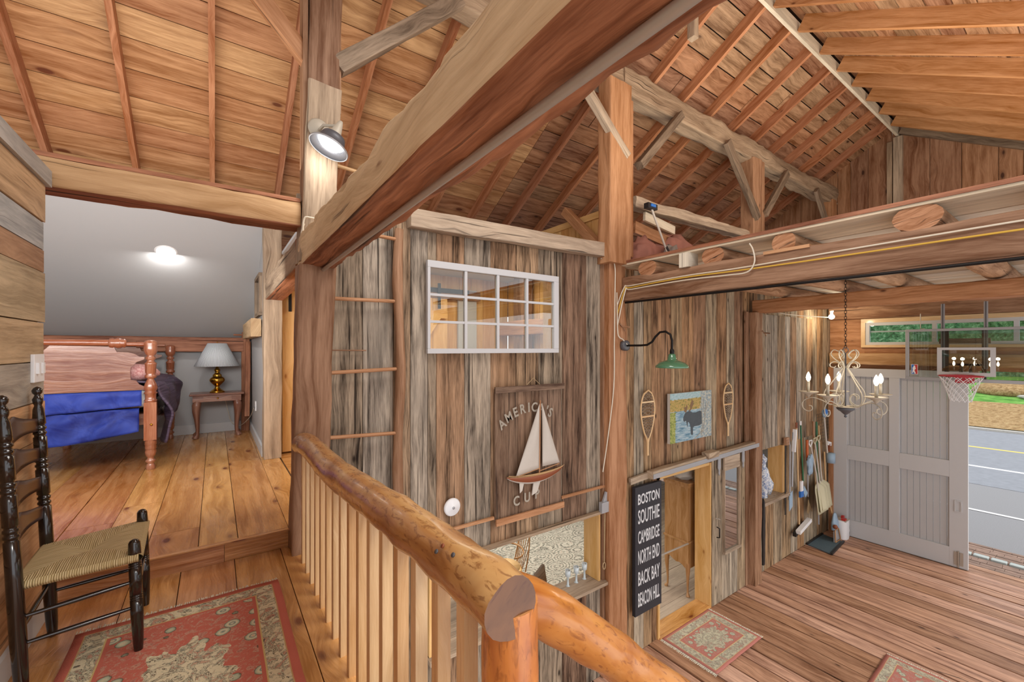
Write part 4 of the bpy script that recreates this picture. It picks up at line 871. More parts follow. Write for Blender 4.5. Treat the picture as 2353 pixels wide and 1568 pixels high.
mb = MB(); mb.prism([(-.01, 0), (.07, 0), (.03, -.1), (-.03, -.12)], (2.42, 3.08, .07), (1, 0, 0), (0, 0, 1), (0, -.01, 0)); mb.build('keel', 'sail', t)
mb = MB(); mb.prism([(-.17, 0), (-.12, 0), (-.14, -.07), (-.165, -.09)], (2.42, 3.08, .085), (1, 0, 0), (0, 0, 1), (0, -.008, 0)); mb.build('rudder', 'sail', t)
mb = MB(); mb.tube([(2.475, 3.07, .13), (2.485, 3.07, .82)], .007, 8, tone=.3); mb.tube([(2.475, 3.06, .165), (2.70, 3.05, .20)], .004, 6); mb.tube([(2.23, 3.06, .155), (2.47, 3.06, .19)], .004, 6); mb.build('mast', 'timber', t)
def tri(p0, p1, p2, bulge):
    p0, p1, p2 = V(p0), V(p1), V(p2)
    def f(a, b):
        q = p0+(p1-p0)*a; q2 = p0+(p2-p0)*a; p = q+(q2-q)*b; p.y -= bulge*math.sin(PI*b)*math.sin(PI*a); return p
    return f
mb = MB(); mb.sheet(tri((2.47, 3.062, .79), (2.20, 3.062, .155), (2.465, 3.062, .19), .03), 12, 10); mb.build('sail', 'sail', t, solid=.002)
mb = MB(); mb.sheet(tri((2.50, 3.062, .79), (2.505, 3.062, .20), (2.71, 3.052, .21), .03), 12, 10); mb.build('sail', 'sail', t, solid=.002)

# smoke detector, cord box
mb = MB(); mb.lathe([(0, 0), (.072, 0), (.074, .01), (.062, .026), (.02, .03), (.018, .034), (0, .034)], (1.595, 3.125, 0), (0, -1, 0), 32); t = mb.build('smoke_detector', 'plastic'); tag(t, 'round white smoke detector on the boards left of the sailing sign', 'smoke detector')
mb = MB(); mb.lathe([(0, .034), (.012, .034), (.012, .037), (0, .037)], (1.595, 3.125, 0), (0, -1, 0), 12); mb.build('test_button', 'silver', t)
t = thing('pull_switch', 'weathered white pull cord box at the foot of the window wall', 'switch', (3.39, 3.09, -.42))
mb = MB(); mb.box(3.30, 3.42, 3.05, 3.10, -.42, -.31); mb.prism([(0, 0), (.11, 0), (.09, .09), (.05, .11)], (3.33, 3.07, -.32), (1, 0, 0), (0, 0, 1), (0, .02, 0)); mb.build('box', 'silver', t, bevel=.004)
mb = MB(); pts = [(3.36, 3.07, -.42), (3.365, 3.08, -.7), (3.36, 3.08, -.95)]+[(3.36+.02*math.sin(a), 3.08, -.99+.035*math.cos(a)) for a in [x*PI/6 for x in range(13)]]; mb.tube(pts, .006, 8); mb.build('cord', 'rope', t)

# votives on the sill
for i in range(4):
    x = 3.0+i*.12; t = thing('candle_holder', ['clear glass candle holder nearest the log rail on the sill', 'clear glass candle holder, second from the left on the sill', 'clear glass candle holder, third from the left on the sill', 'clear glass candle holder at the right end of the sill'][i], 'candle holder', (x, 3.25, -1.168), 'glass candle holders on the sill')
    mb = MB(); mb.lathe([(0, 0), (.03, .002), (.012, .012), (.010, .09), (.028, .11), (.03, .17), (.027, .17), (.024, .115), (0, .11)], (x, 3.25, -1.168), n=14); mb.build('glass_stem', 'clear', t)
    mb = MB(); mb.lathe([(0, .115), (.02, .115), (.02, .14), (0, .14)], (x, 3.25, -1.168), n=10); mb.build('candle', 'white', t)

# ================================================================== SNOWSHOES
def snowshoe(x, z, s, label):
    t = thing('snowshoe', label, 'snowshoe', (x, 3.1, z-.75*s), 'snowshoes on the barn wall')
    out = []
    for i in range(41):
        a = i/40
        # outline from tail up the left side, around the toe, down the right side
        if a < .5: q = a*2; sgn = -1
        else: q = (1-a)*2; sgn = 1
        zz = -.72+q*.76+.72*0; w_ = .115*math.sin(min(1, max(0, (q-.2)/.8))**1.5*PI)**.55*(1 if q > .35 else ((q-.2)/.15)**.6) if q > .2 else 0
        out.append((sgn*(w_*s+.008), (-.72+q*.74)*s))
    P = [V((x+px_, 3.09, z+pz)) for px_, pz in out]
    mb = MB(); mb.tube(P, .0095*s, 8, tone=.6); mb.tube([(x-.008, 3.09, z-.72*s), (x, 3.09, z-.56*s), (x+.004, 3.09, z-.52*s)], .008*s, 6)
    def wid(q): return (.115*math.sin(min(1, max(0, (q-.2)/.8))**1.5*PI)**.55*(1 if q > .35 else ((q-.2)/.15)**.6) if q > .2 else 0)*s
    for q in (.60, .82): zz = z+(-.72+q*.74)*s; w_ = wid(q); mb.bar((x-w_, 3.09, zz), (x+w_, 3.09, zz), .012, .018)
    mb.build('frame', 'pale', t)
    lm = MB()
    for lo, hi, st in ((.26, .6, .042), (.62, .82, .05), (.84, .97, .045)):
        q = lo
        while q < hi:
            w_ = wid(q); w2 = wid(min(hi, q+st*1.5)); z1 = z+(-.72+q*.74)*s; z2 = z+(-.72+min(hi, q+st*1.5)*.74)*s
            for k in (0, .5): 
                lm.tube([(x-w_+2*w_*k, 3.09, z1), (x-w2+w2*2*min(1, k+.5), 3.09, z2)], .0042*s, 4); lm.tube([(x+w_-2*w_*k, 3.088, z1), (x+w2-w2*2*min(1, k+.5), 3.088, z2)], .0042*s, 4)
            lm.tube([(x-w_, 3.091, z1), (x+w_, 3.091, z1)], .0035*s, 4); q += st
    lm.build('lacing', 'oldbrace', t)
snowshoe(4.10, .80, 1.02, 'wooden snowshoe hanging left of the moose painting')
snowshoe(5.88, .80, 1.0, 'wooden snowshoe hanging right of the moose painting')

# ================================================================== MOOSE PAINTING
t = thing('painting', 'unframed canvas painting of a dark moose standing in a river', 'painting', (4.98, 3.1, .14))
px0, px1, pz0, pz1 = 4.52, 5.44, .14, .75
mb = MB(); mb.box(px0, px1, 3.085, 3.122, pz0, pz1); o = mb.build('stretcher', 'sail', t)
mb = MB(); yy = 3.0835
mb.face([(px0, yy, pz0), (px1, yy, pz0), (px1, yy, pz1), (px0, yy, pz1)], [(0, 0), (1, 0), (1, 1), (0, 1)], .5); mb.build('canvas', 'paint', t)
M['moose'] = plain('moose_paint', '4a5258', .6, vary=.4, scale=30); M['mooseb'] = plain('moose_antler_paint', '8a6a48', .6, vary=.4, scale=40)
def pp(poly, y=yy-.0015): return [(px0+u*(px1-px0), y, pz0+v*(pz1-pz0)) for u, v in poly]
body = [(.30, .50), (.34, .58), (.40, .60), (.46, .60), (.52, .565), (.60, .56), (.70, .585), (.74, .56), (.75, .30), (.68, .27), (.56, .27), (.53, .25), (.525, .10), (.49, .10), (.475, .14), (.47, .26), (.45, .34), (.42, .385), (.405, .38), (.40, .30), (.39, .29), (.375, .36), (.36, .42), (.33, .40), (.31, .405), (.295, .44)]
mb = MB(); q = pp(body); mb.face(q, [(0, 0)]*len(q), .5)
ant = [[(.36, .58), (.31, .62), (.33, .66), (.30, .7), (.36, .70), (.37, .76), (.40, .70), (.38, .62)], [(.42, .60), (.46, .66), (.46, .74), (.49, .8), (.50, .86), (.53, .80), (.55, .82), (.53, .72), (.49, .64), (.45, .595)]]
mo = mb.build('painted_moose', 'moose', t)
mb = MB()
for a in ant: q = pp(a); mb.face(q, [(0, 0)]*len(q), .5)
mb.build('painted_antlers', 'mooseb', t)
mb = MB()
for a in ([(.74, .05), (.77, .3), (.74, .6), (.73, .9)], [(.78, .1), (.83, .45), (.86, .75)], [(.83, .45), (.78, .7), (.80, .85)], [(.55, 0), (.7, .1), (.76, .15)], [(.86, .6), (.93, .75)]):
    q = pp(a, yy-.002)
    for i in range(len(q)-1): mb.bar(q[i], q[i+1], .001, .009, up=(0, 0, 1) if abs(a[0][0]-a[-1][0]) > .1 else (1, 0, 0))
mb.build('painted_branches', 'paintw', t)

# ================================================================== GREEN BARN LAMP
t = thing('green_barn_lamp', 'green enamel gooseneck lamp on the orange post', 'lamp', (3.75, 2.9, 1.08))
mb = MB(); mb.lathe([(0, 0), (.052, 0), (.056, .01), (.056, .05), (.04, .055), (0, .055)], (3.60, 3.03, 1.335), (0, -1, 0), 24); mb.build('junction_box', 'slate', t)
mb = MB(); gp = [(3.60, 2.98, 1.335), (3.60, 2.80, 1.335), (3.60, 2.72, 1.34), (3.605, 2.665, 1.37), (3.61, 2.63, 1.42), (3.615, 2.58, 1.465), (3.62, 2.52, 1.47), (3.625, 2.47, 1.44), (3.63, 2.455, 1.38), (3.63, 2.455, 1.29)]
mb.tube(gp, .011, 10); mb.lathe([(.016, 0), (.022, .005), (.022, .04), (.014, .06)], (3.63, 2.455, 1.24), n=16); mb.build('gooseneck', 'iron', t)
c = V((3.63, 2.455, 1.115))
mb = MB(); mb.lathe([(.15, 0), (.155, .002), (.152, .02), (.12, .05), (.075, .068), (.045, .075), (.04, .09), (.032, .13), (.02, .14), (.02, .135), (.036, .085), (.042, .07), (.11, .045), (.145, .015), (.146, .002)], c, n=40, cap=False); mb.build('lamp_shade', 'green', t)
mb = MB(); mb.ball(c+V((0, 0, .045)), (.03, .03, .035), 14); mb.build('light_bulb', 'plastic', t)
for x, lb in ((3.58, 'rusty iron peg on the post above the green lamp'), (6.72, 'small iron peg on the brown post beside the raised boards')):
    mb = MB(); y0_ = 3.03 if x < 4 else 3.0; mb.tube([(x, y0_, 1.54), (x+.01, y0_-.09, 1.53)], .009, 8); mb.tube([(x, y0_-.02, 1.535), (x+.02, y0_-.03, 1.49)], .007, 6); mb.tube([(x, y0_-.01, 1.54), (x-.03, y0_, 1.57)], .008, 6); tag(mb.build('iron_peg', 'hewn_brown'), lb, 'peg')

# ================================================================== TOWN NAME SIGN
t = thing('town_sign', 'tall charcoal sign listing BOSTON, SOUTHIE, CAMBRIDGE, NORTH END, BACK BAY, BEACON HILL', 'sign', (4.06, 3.08, -1.7))
X0, X1, Zt, Zb = 3.835, 4.31, -.255, -1.70
mb = MB(); mb.box(X0, X1, 3.055, 3.10, Zb, Zt); mb.build('panel', 'signblack', t, bevel=.003)
hh = Zt-Zb
for wd, f0, f1 in (('BOSTON', .05, .135), ('SOUTHIE', .17, .285), ('CAMBRIDGE', .335, .44), ('NORTH END', .485, .60), ('BACK BAY', .65, .765), ('BEACON HILL', .815, .93)):
    h_ = (f1-f0)*hh*.94; size = h_/.72; z = Zt-f1*hh
    cu = bpy.data.curves.new('t', 'FONT'); cu.body = wd; cu.size = size; to = bpy.data.objects.new('t', cu); C.objects.link(to); bpy.context.view_layer.update(); wdt = to.dimensions.x; bpy.data.objects.remove(to); bpy.data.curves.remove(cu)
    k = .385/wdt
    text(wd, 'lettering', 'signwhite', t, lambda x, y, zz, z=z: ((X0+X1)/2+x, 3.053-zz*.5, z+y), size, .001, k, .003)

# ================================================================== SLIDING PLANK DOOR + TRACK
mb = MB(); mb.hewn((4.10, 3.06, -.155), (6.60, 3.06, -.115), .09, .09, rough=.008); mb.hewn((5.2, 3.03, -.09), (5.45, 3.03, -.085), .1, .08, rough=.008)
tk = mb.build('sliding_door_track', 'hewn_gray'); tag(tk, 'whitish grey timber track over the doorway', 'door track')
mb = MB(); mb.bar((4.10, 3.012, -.165), (6.61, 3.012, -.125), .008, .055); o = mb.build('steel_rail', 'silver', tk); o['label'] = 'silver rail face'
dd = thing('door_2', 'x', 'x', (6.03, 3.1, -2.2)); del dd['label'], dd['category']; dd['kind'] = 'structure'
mb = MB(); boards(mb, (0, 3.108, -2.19), (0, 0, 1), (1, 0, 0), (0, -1, 0), 1.98, [5.50, 5.76, 5.95, 6.17, 6.39], .03, [.8, .85, .9, .65], [(-1.52+2.19, -.39+2.19, 5.765, 6.16)], .004, .002); mb.build('plank_panel', 'barn', dd)
mb = MB(); mb.box(5.75, 6.19, 3.06, 3.11, -1.545, -1.515, tone=.9); mb.box(5.752, 5.77, 3.07, 3.105, -1.515, -.38, tone=.6); mb.box(6.155, 6.185, 3.07, 3.105, -1.515, -.38, tone=.3); mb.box(5.755, 6.17, 3.072, 3.1, -.39, -.2, tone=.95); mb.build('window_frame', 'hewn_gray', dd)
mb = MB(); mb.box(5.77, 6.155, 3.09, 3.095, -1.515, -.39); mb.build('glass_pane', 'glassd', dd)
for x in (5.62, 6.27):
    mb = MB(); mb.prism([(-.03, .12), (.03, .12), (.035, -.02), (.012, -.06), (.02, -.09), (0, -.13), (-.02, -.09), (-.012, -.06), (-.035, -.02)], (x, 3.07, -.30), (1, 0, 0), (0, 0, 1), (0, .01, 0)); o = mb.build('hanger_strap', 'silver', dd); o['label'] = 'silver hanger strap'
mb = MB(); mb.tube([(5.55, 3.07, -1.25), (5.55, 3.03, -1.24), (5.55, 3.03, -1.12), (5.55, 3.07, -1.11)], .008, 8); mb.build('door_handle', 'iron', dd)
mb = MB(); mb.tube([(5.53, 3.075, -.99), (5.56, 3.04, -1.0)], .009, 8); mb.tube([(5.52, 3.04, -.98), (5.58, 3.04, -1.01)], .006, 8); mb.build('latch', 'steel', dd)
# rail block seen as bar across the doorway
mb = MB(); mb.tube([(4.30, 3.4, -1.40), (5.40, 3.4, -1.42)], .012, 8); tag(mb.build('doorway_bar', 'steel'), 'thin pale bar across the cabinet in the doorway', 'bar')

# hand saw like dark strap leaning on the post
mb = MB(); mb.prism([(-.02, .0), (.03, .0), (.045, .6), (.03, .95), (-.01, 1.0), (-.03, .5)], (6.74, 3.0, -1.95), (1, 0, 0), (0, 0, 1), (0, .02, 0)); tag(mb.build('leather_strap', 'blackp'), 'long dark strap hanging on the brown post near the floor', 'strap')

# ================================================================== OPENING WITH JAR
mb = MB(); mb.box(6.86, 7.76, 3.05, 3.34, -1.12, -1.073, tone=.9); tag(mb.build('shelf_sill', 'hewn_gray'), 'pale sill carrying the blue and white jar', 'sill')
mb = MB(); mb.box(7.64, 7.735, 3.12, 3.34, -1.08, -.29, tone=.4); tag(mb.build('opening_jamb', 'yellow'), 'yellow pine jamb at the right of the jar opening', 'jamb')
t = thing('ginger_jar', 'blue and white porcelain jar in the small wall opening', 'jar', (7.12, 3.24, -1.08))
mb = MB(); mb.lathe([(0, 0), (.06, 0), (.065, .02), (.058, .06), (.07, .16), (.085, .3), (.088, .38), (.07, .46), (.04, .5), (.038, .55), (.055, .6), (.055, .61), (.03, .6), (0, .58)], (7.16, 3.2, -1.073), n=32); mb.build('jar_body', 'jar', t)
mb = MB(); mb.lathe([(.058, .612), (.058, .63), (.03, .66), (.012, .665), (.02, .68), (0, .70)], (7.16, 3.2, -1.073), n=24); mb.build('lid', 'jar', t)
t = thing('ginger_jar', 'smaller blue patterned jar behind the porcelain jar', 'jar', (7.45, 3.30, -1.08))
mb = MB(); mb.lathe([(0, 0), (.05, 0), (.08, .1), (.09, .18), (.05, .26), (.03, .30), (.035, .32), (0, .32)], (7.40, 3.24, -1.073), n=24); mb.build('jar_body', 'jar', t)

# ================================================================== CABINET IN DOORWAY
def cabriole(mb, p, h, r0, dx, dy):
    prof = [(1.0, 0, 1.0), (.9, .25, 1.25), (.75, .35, 1.1), (.5, .15, .7), (.25, -.02, .5), (.1, .05, .5), (.03, .5, .9), (0, .6, 1.0)]
    pts = []; rr = []
    for i in range(len(prof)-1):
        for k in range(4):
            s = k/4; a, b = prof[i], prof[i+1]; pts.append((p[0]+dx*r0*(a[1]+(b[1]-a[1])*s), p[1]+dy*r0*(a[1]+(b[1]-a[1])*s), p[2]+h*(a[0]+(b[0]-a[0])*s))); rr.append(r0*(a[2]+(b[2]-a[2])*s))
    a = prof[-1]; pts.append((p[0]+dx*r0*a[1], p[1]+dy*r0*a[1], p[2])); rr.append(r0*a[2]*.9); mb.tube(pts, rr, 12)
t = thing('highboy_cabinet', 'tall honey coloured cabinet on curved legs seen through the doorway', 'cabinet', (5.9, 3.6, ZM))
cx0, cx1, cy0, cy1 = 5.44, 6.3, 3.42, 3.80
mb = MB(); mb.box(cx0, cx1, cy0, cy1, -1.42, -.62, tone=.5, grain=2); mb.prism([(cy0, -1.44), (cy0, -1.80), (cy0+.05, -1.80), (cy0+.09, -1.77), (cy0+.14, -1.75), (cy0+.19, -1.76), (cy0+.24, -1.74), (cy0+.3, -1.71), (cy1-.03, -1.72), (cy1, -1.72), (cy1, -1.44)], (cx0-.005, 0, 0), (0, 1, 0), (0, 0, 1), (cx1-cx0, 0, 0), vert=True, tone=.6); mb.build('cabinet_body', 'cabwood', t)
mb = MB(); mb.box(cx0-.03, cx1, cy0-.02, cy1+.02, -.62, -.59, tone=.3); mb.box(cx0-.015, cx1, cy0-.01, cy1+.01, -.66, -.62, tone=.4); mb.build('cornice', 'cabwood', t)
mb = MB(); mb.box(cx0-.02, cx1, cy0-.01, cy1+.01, -1.44, -1.415, tone=.9); mb.build('waist_moulding', 'cabwood', t)
for x in (cx0+.03, cx1-.04):
    for y, s_ in ((cy0+.03, -1), (cy1-.03, 1)):
        mb = MB(); cabriole(mb, (x, y, ZM), .50, .028, -1 if x < 6 else 1, s_); mb.build('leg', 'cabwood', t)
mb = MB(); lump(mb, (5.6, 3.6, -.52), (.15, .14, .09), 3, .5); tag(mb.build('folded_cloth', 'sail'), 'white cloth heaped on top of the cabinet', 'cloth')

# lower room furniture -------------------------------------------------
mb = MB(); mb.face([(1.0, 4.35, ZM+.008), (6.07, 4.35, ZM+.008), (6.07, 8.4, ZM+.008), (1.0, 8.4, ZM+.008)], [(0, 0), (5.07, 0), (5.07, 4.05), (0, 4.05)], .5)
mb.box(1.0, 6.07, 4.35, 8.4, ZM+.001, ZM+.007, mi=1); tag(mb.build('patterned_rug', ['carpet', 'dark']), 'large grey floral carpet in the lower room', 'rug')
def windsor(x, y, rz, label):
    t = thing('windsor_chair', label, 'chair', (x, y, ZM)); ca, sa = math.cos(rz), math.sin(rz)
    def P(a, b, c): return (x+a*ca-b*sa, y+a*sa+b*ca, ZM+c)
    mb = MB(); rings = []
    for z, k in ((.40, .8), (.43, 1), (.445, 1), (.45, .93)):
        rings.append([P(.21*k*math.cos(a)*(1+.1*math.cos(a)), .23*k*math.sin(a), z) for a in [2*PI*i/24 for i in range(24)]])
    mb.loft(rings); mb.build('seat', 'yellow', t)
    for a, b in ((.14, .16), (.14, -.16), (-.15, .14), (-.15, -.14)):
        mb = MB(); pts = []; rr = []
        for k in range(11): s_ = k/10; pts.append(P(a*(1+.45*s_), b*(1+.35*s_), .42*(1-s_)+.005)); rr.append([.012, .014, .02, .021, .015, .02, .022, .018, .015, .012, .010][k])
        mb.tube(pts, rr, 10); mb.build('leg', 'cabwood', t)
    mb = MB(); bow = [P(-.18-.10*math.sin(s_*PI)**.5*1.0, -.2*math.cos(s_*PI), .45+.56*math.sin(s_*PI)**.6) for s_ in [i/20 for i in range(21)]]; mb.tube(bow, .010, 8)
    arm = [P(.18*math.cos(a)-.03, .24*math.sin(a), .68) for a in [PI*.45+PI*1.1*i/16 for i in range(17)]]; mb.tube(arm, .012, 8); mb.build('back_bow', 'cabwood', t)
    for i in range(7):
        s_ = (i+1)/8; mb = MB(); mb.tube([P(-.17, -.12*math.cos(s_*PI), .45), P(-.18-.10*math.sin(s_*PI)**.5, -.2*math.cos(s_*PI), .45+.56*math.sin(s_*PI)**.6)], .006, 6); mb.build('spindle', 'cabwood', t)
windsor(3.35, 4.85, math.radians(165), 'bow back windsor armchair on the patterned carpet, right one')
windsor(2.75, 4.95, math.radians(10), 'windsor chair mostly hidden behind the log rail, left one')
t = thing('round_table', 'small round pale wood table between the windsor chairs', 'table', (3.05, 4.6, ZM))
mb = MB(); mb.lathe([(0, .68), (.2, .68), (.21, .70), (0, .70)], (3.05, 4.5, ZM), n=32); mb.build('table_top', 'yellow', t)
mb = MB(); mb.lathe([(.14, 0), (.15, .03), (.03, .06), (.025, .4), (.03, .68)], (3.05, 4.5, ZM), n=20); mb.build('pedestal', 'cabwood', t)
t = thing('framed_panel', 'dark grey picture frame edge standing behind the sill', 'frame', (3.0, 3.5, -1.5))
mb = MB(); mb.bar((2.45, 3.45, -1.38), (3.02, 3.65, -1.22), .03, .26); mb.build('panel', 'oldbrace', t)
t = thing('writing_desk', 'grey topped desk with white drawers below the opening, seen between balusters', 'desk', (1.75, 3.75, ZM))
mb = MB(); mb.box(1.35, 2.15, 3.42, 3.95, -1.34, -1.29, tone=.5); mb.build('desk_top', 'hewn_gray', t)
mb = MB(); mb.box(1.40, 2.10, 3.46, 3.93, ZM, -1.34); mb.build('desk_body', 'white', t)
t = thing('candle', 'small cream ball candle on the sill, seen between balusters', 'candle', (1.48, 3.2, -1.168))
mb = MB(); mb.lathe([(0, 0), (.05, .002), (.055, .008), (0, .01)], (1.48, 3.2, -1.168), n=20); mb.build('dish', 'silver', t)
mb = MB(); mb.ball((1.48, 3.2, -1.125), .035, 14); mb.build('wax_ball', 'wirew', t)
t = thing('stool', 'dark stool with blue seat glimpsed through the doorway', 'stool', (5.9, 5.2, ZM))
mb = MB(); mb.box(5.7, 6.5, 5.0, 5.6, -1.72, -1.62); mb.build('seat', 'jar', t)
for a, b in ((5.74, 5.04), (6.46, 5.04), (5.74, 5.56), (6.46, 5.56)):
    mb = MB(); mb.tube([(a, b, ZM), (a, b, -1.72)], .02, 8); mb.build('leg', 'cabwood', t)

# ================================================================== LOG RAILING
def logtube(mb, pts, rad, n=20, wob=.006, **k):
    P = [V(p) for p in pts]; out = []
    for i in range(len(P)-1):
        p0, p1, p2, p3 = P[max(i-1, 0)], P[i], P[i+1], P[min(i+2, len(P)-1)]
        for q in range(8):
            s = q/8; out.append(.5*((2*p1)+(p2-p0)*s+(2*p0-5*p1+4*p2-p3)*s*s+(3*p1-p0-3*p2+p3)*s**3))
    out.append(P[-1]); rr = [rad[0]+(rad[1]-rad[0])*i/(len(out)-1) for i in range(len(out))]
    rings = []; t = (out[1]-out[0]).normalized(); a = t.orthogonal().normalized(); sd = rnd.random()*9
    for i, p in enumerate(out):
        t2 = (out[min(i+1, len(out)-1)]-out[max(i-1, 0)]).normalized(); a = (a-t2*a.dot(t2)).normalized(); b = t2.cross(a)
        rings.append([p+(a*math.cos(2*PI*j/n)+b*math.sin(2*PI*j/n))*(rr[i]+wob*noise.noise(V((sd+i*.35, math.cos(2*PI*j/n), math.sin(2*PI*j/n))))) for j in range(n)])
    mb.loft(rings, **k); return out
rl = thing('log_railing', 'log handrail with pine balusters and log newel along the gallery edge', 'railing', (.45, 1.7, 0))
mb = MB(); hr = [(.45, 2.92, .705), (.45, 2.7, .735), (.45, 2.3, .735), (.45, 1.9, .745), (.45, 1.5, .775), (.45, 1.2, .795), (.45, .9, .812), (.45, .64, .82)]
logtube(mb, hr, (.062, .058), tone=.5, wob=.008, sm=True, capmi=1); mb.build('handrail', ['logv', 'logend'], rl)
for i, (y, z) in enumerate(((.80, .86), (.83, .875), (.815, .84))):
    mb = MB(); c0 = V((.405-.004*i, y, z-.005)); mb.lathe([(0, 0), (.005, 0), (.005, .003), (0, .003)], (.45-.05*(1 if i == 2 else .75), y+.02*i, .818+(.035 if i == 2 else .046)), (-.8, 0, .6), 12); mb.build('screw_plug', 'slate' if i != 1 else 'hull', rl)
mb = MB(); logtube(mb, [(.488, .69, -.4), (.486, .69, .2), (.483, .69, .5), (.48, .69, .80)], (.060, .056), tone=.6, wob=.005); mb.build('newel_post', 'newel', rl)
by = [2.835, 2.70, 2.565, 2.43, 2.295, 2.16, 2.02, 1.885, 1.75, 1.615, 1.48, 1.345, 1.21, 1.075, .94, .81]
for y in by:
    mb = MB(); zt = .70 if y > 1.9 else .70+(1.9-y)*.06; mb.box(.434, .468, y-.0175, y+.0175, -.02 if y > .5 else 0, zt+.01, tone=rnd.random()); mb.build('baluster', 'pale', rl)
sr = thing('stair_handrail', 'log handrail descending to the right from the newel post', 'handrail', (.9, .65, .4))
mb = MB(); logtube(mb, [(.468, .745, .79), (.6, .74, .715), (.78, .74, .565), (.966, .74, .40), (1.4, .74, .02), (1.9, .74, -.41)], (.056, .058), tone=.35, wob=.006); mb.build('log', 'stairlog', sr)

# ================================================================== LADDER BACK CHAIR (faces +X)
ch = thing('ladder_back_chair', 'black ladder back chair with woven rush seat', 'chair', (-.45, 2.57, 0))
rb = [(-.585, 2.335), (-.60, 2.765)]; fb = [(-.265, 2.395), (-.285, 2.82)]
def turned(p0, p1, prof):
    p0, p1 = V(p0), V(p1); L = (p1-p0).length; pts = [p0+(p1-p0)*q for q, r in prof]; return pts, [r for q, r in prof]
def rings_at(qs, base):
    out = []
    for q in qs:
        for k in (-.020, 0, .020):
            out += [(q+k-.006, base), (q+k-.004, base*.82), (q+k+.004, base*.82), (q+k+.006, base)]
    return out
for k, (x, y) in enumerate(rb):
    prof = [(0, .016), (.05, .02), (.2, .0235), (.4, .023)]+rings_at([.55, .70, .83], .022)+[(.88, .021), (.915, .018), (.93, .012), (.94, .016), (.955, .018), (.965, .012), (.972, .009), (.98, .016), (.99, .018), (1.0, .012), (1.005, .003)]
    pts, rr = turned((x, y, 0), (x-.05, y+(.005 if k else -.005), 1.125), sorted(prof)); mb = MB(); mb.tube(pts, rr, 16); mb.build('rear_post', 'black', ch)
for k, (x, y) in enumerate(fb):
    prof = [(0, .014), (.1, .018), (.35, .022)]+rings_at([.5, .78], .022)+[(.9, .022), (.97, .020), (.99, .014), (1.0, .004)]
    pts, rr = turned((x, y, 0), (x-.015, y, .49), sorted(prof)); mb = MB(); mb.tube(pts, rr, 16); mb.build('front_leg', 'black', ch)
def rp(k, z): return V((rb[k][0]-.05*z/1.125, rb[k][1], z))
for z in (.57, .70, .83, .96):
    mb = MB(); a, b = rp(0, z), rp(1, z)
    def f(u, v_, a=a, b=b): 
        p = a+(b-a)*u; e = abs(2*u-1); p.x -= .03*(1-e*e); p.z += (v_-.5)*(.055+.025*(1-e**3)) + .012*math.sin(u*PI*2)*(0) + (.026*(1-e**2)-.016*math.sin(e*PI) if v_ > .5 else .012*math.sin(e*PI)); return p
    mb.sheet(f, 14, 4); mb.build('slat', 'slatb', ch, solid=.008)
def stretch(p, q, r=.0085): 
    mb = MB(); p, q = V(p), V(q); mb.tube([p, p+(q-p)*.2, p+(q-p)*.5, p+(q-p)*.8, q], [r*.7, r, r*1.15, r, r*.7], 10); mb.build('stretcher', 'black', ch)
fl = lambda k, z: V((fb[k][0]-.015*z/.49, fb[k][1], z))
for k in (0, 1): stretch(rp(k, .20), fl(k, .20)); stretch(rp(k, .30), fl(k, .31))
stretch(fl(0, .25), fl(1, .25)); stretch(fl(0, .34), fl(1, .34)); stretch(rp(0, .24), rp(1, .24))
# rush seat: four triangular fields, slightly domed
mb = MB(); c00, c10, c11, c01 = V((-.615, 2.355, .425)), V((-.262, 2.375, .43)), V((-.285, 2.84, .43)), V((-.625, 2.745, .425)); cen = (c00+c10+c11+c01)/4-V((0, 0, .012))
for a, b in ((c00, c10), (c10, c11), (c11, c01), (c01, c00)):
    L = (b-a).length
    def f(u, v_, a=a, b=b):
        p = a+(b-a)*u; q = p+(cen-p)*v_; q.z += .012*math.sin(v_*PI)-.002*0; return q
    bb = len(mb.v); nu, nv = 16, 6
    for i in range(nu+1):
        for j in range(nv+1): mb.v.append(f(i/nu, j/nv))
    for i in range(nu):
        for j in range(nv):
            mb.f.append([bb+i*(nv+1)+j, bb+(i+1)*(nv+1)+j, bb+(i+1)*(nv+1)+j+1, bb+i*(nv+1)+j+1]); dd_ = lambda i, j: ((.5+(i/nu-.5)*(1-j/nv))*L, j/nv*.2)
            mb.uv.append([dd_(i, j), dd_(i+1, j), dd_(i+1, j+1), dd_(i, j+1)]); mb.t.append(.5); mb.mi.append(0); mb.sm.append(True)
    def g(u, v_, a=a, b=b): 
        p = a+(b-a)*u; n_ = (a+b)/2-cen; n_.z = 0; n_.normalize(); return p+n_*.014*math.sin(v_*PI)-V((0, 0, .032*v_))
    mb.sheet(g, 16, 6, L, .05)
mb.build('rush_seat', 'rush', ch)

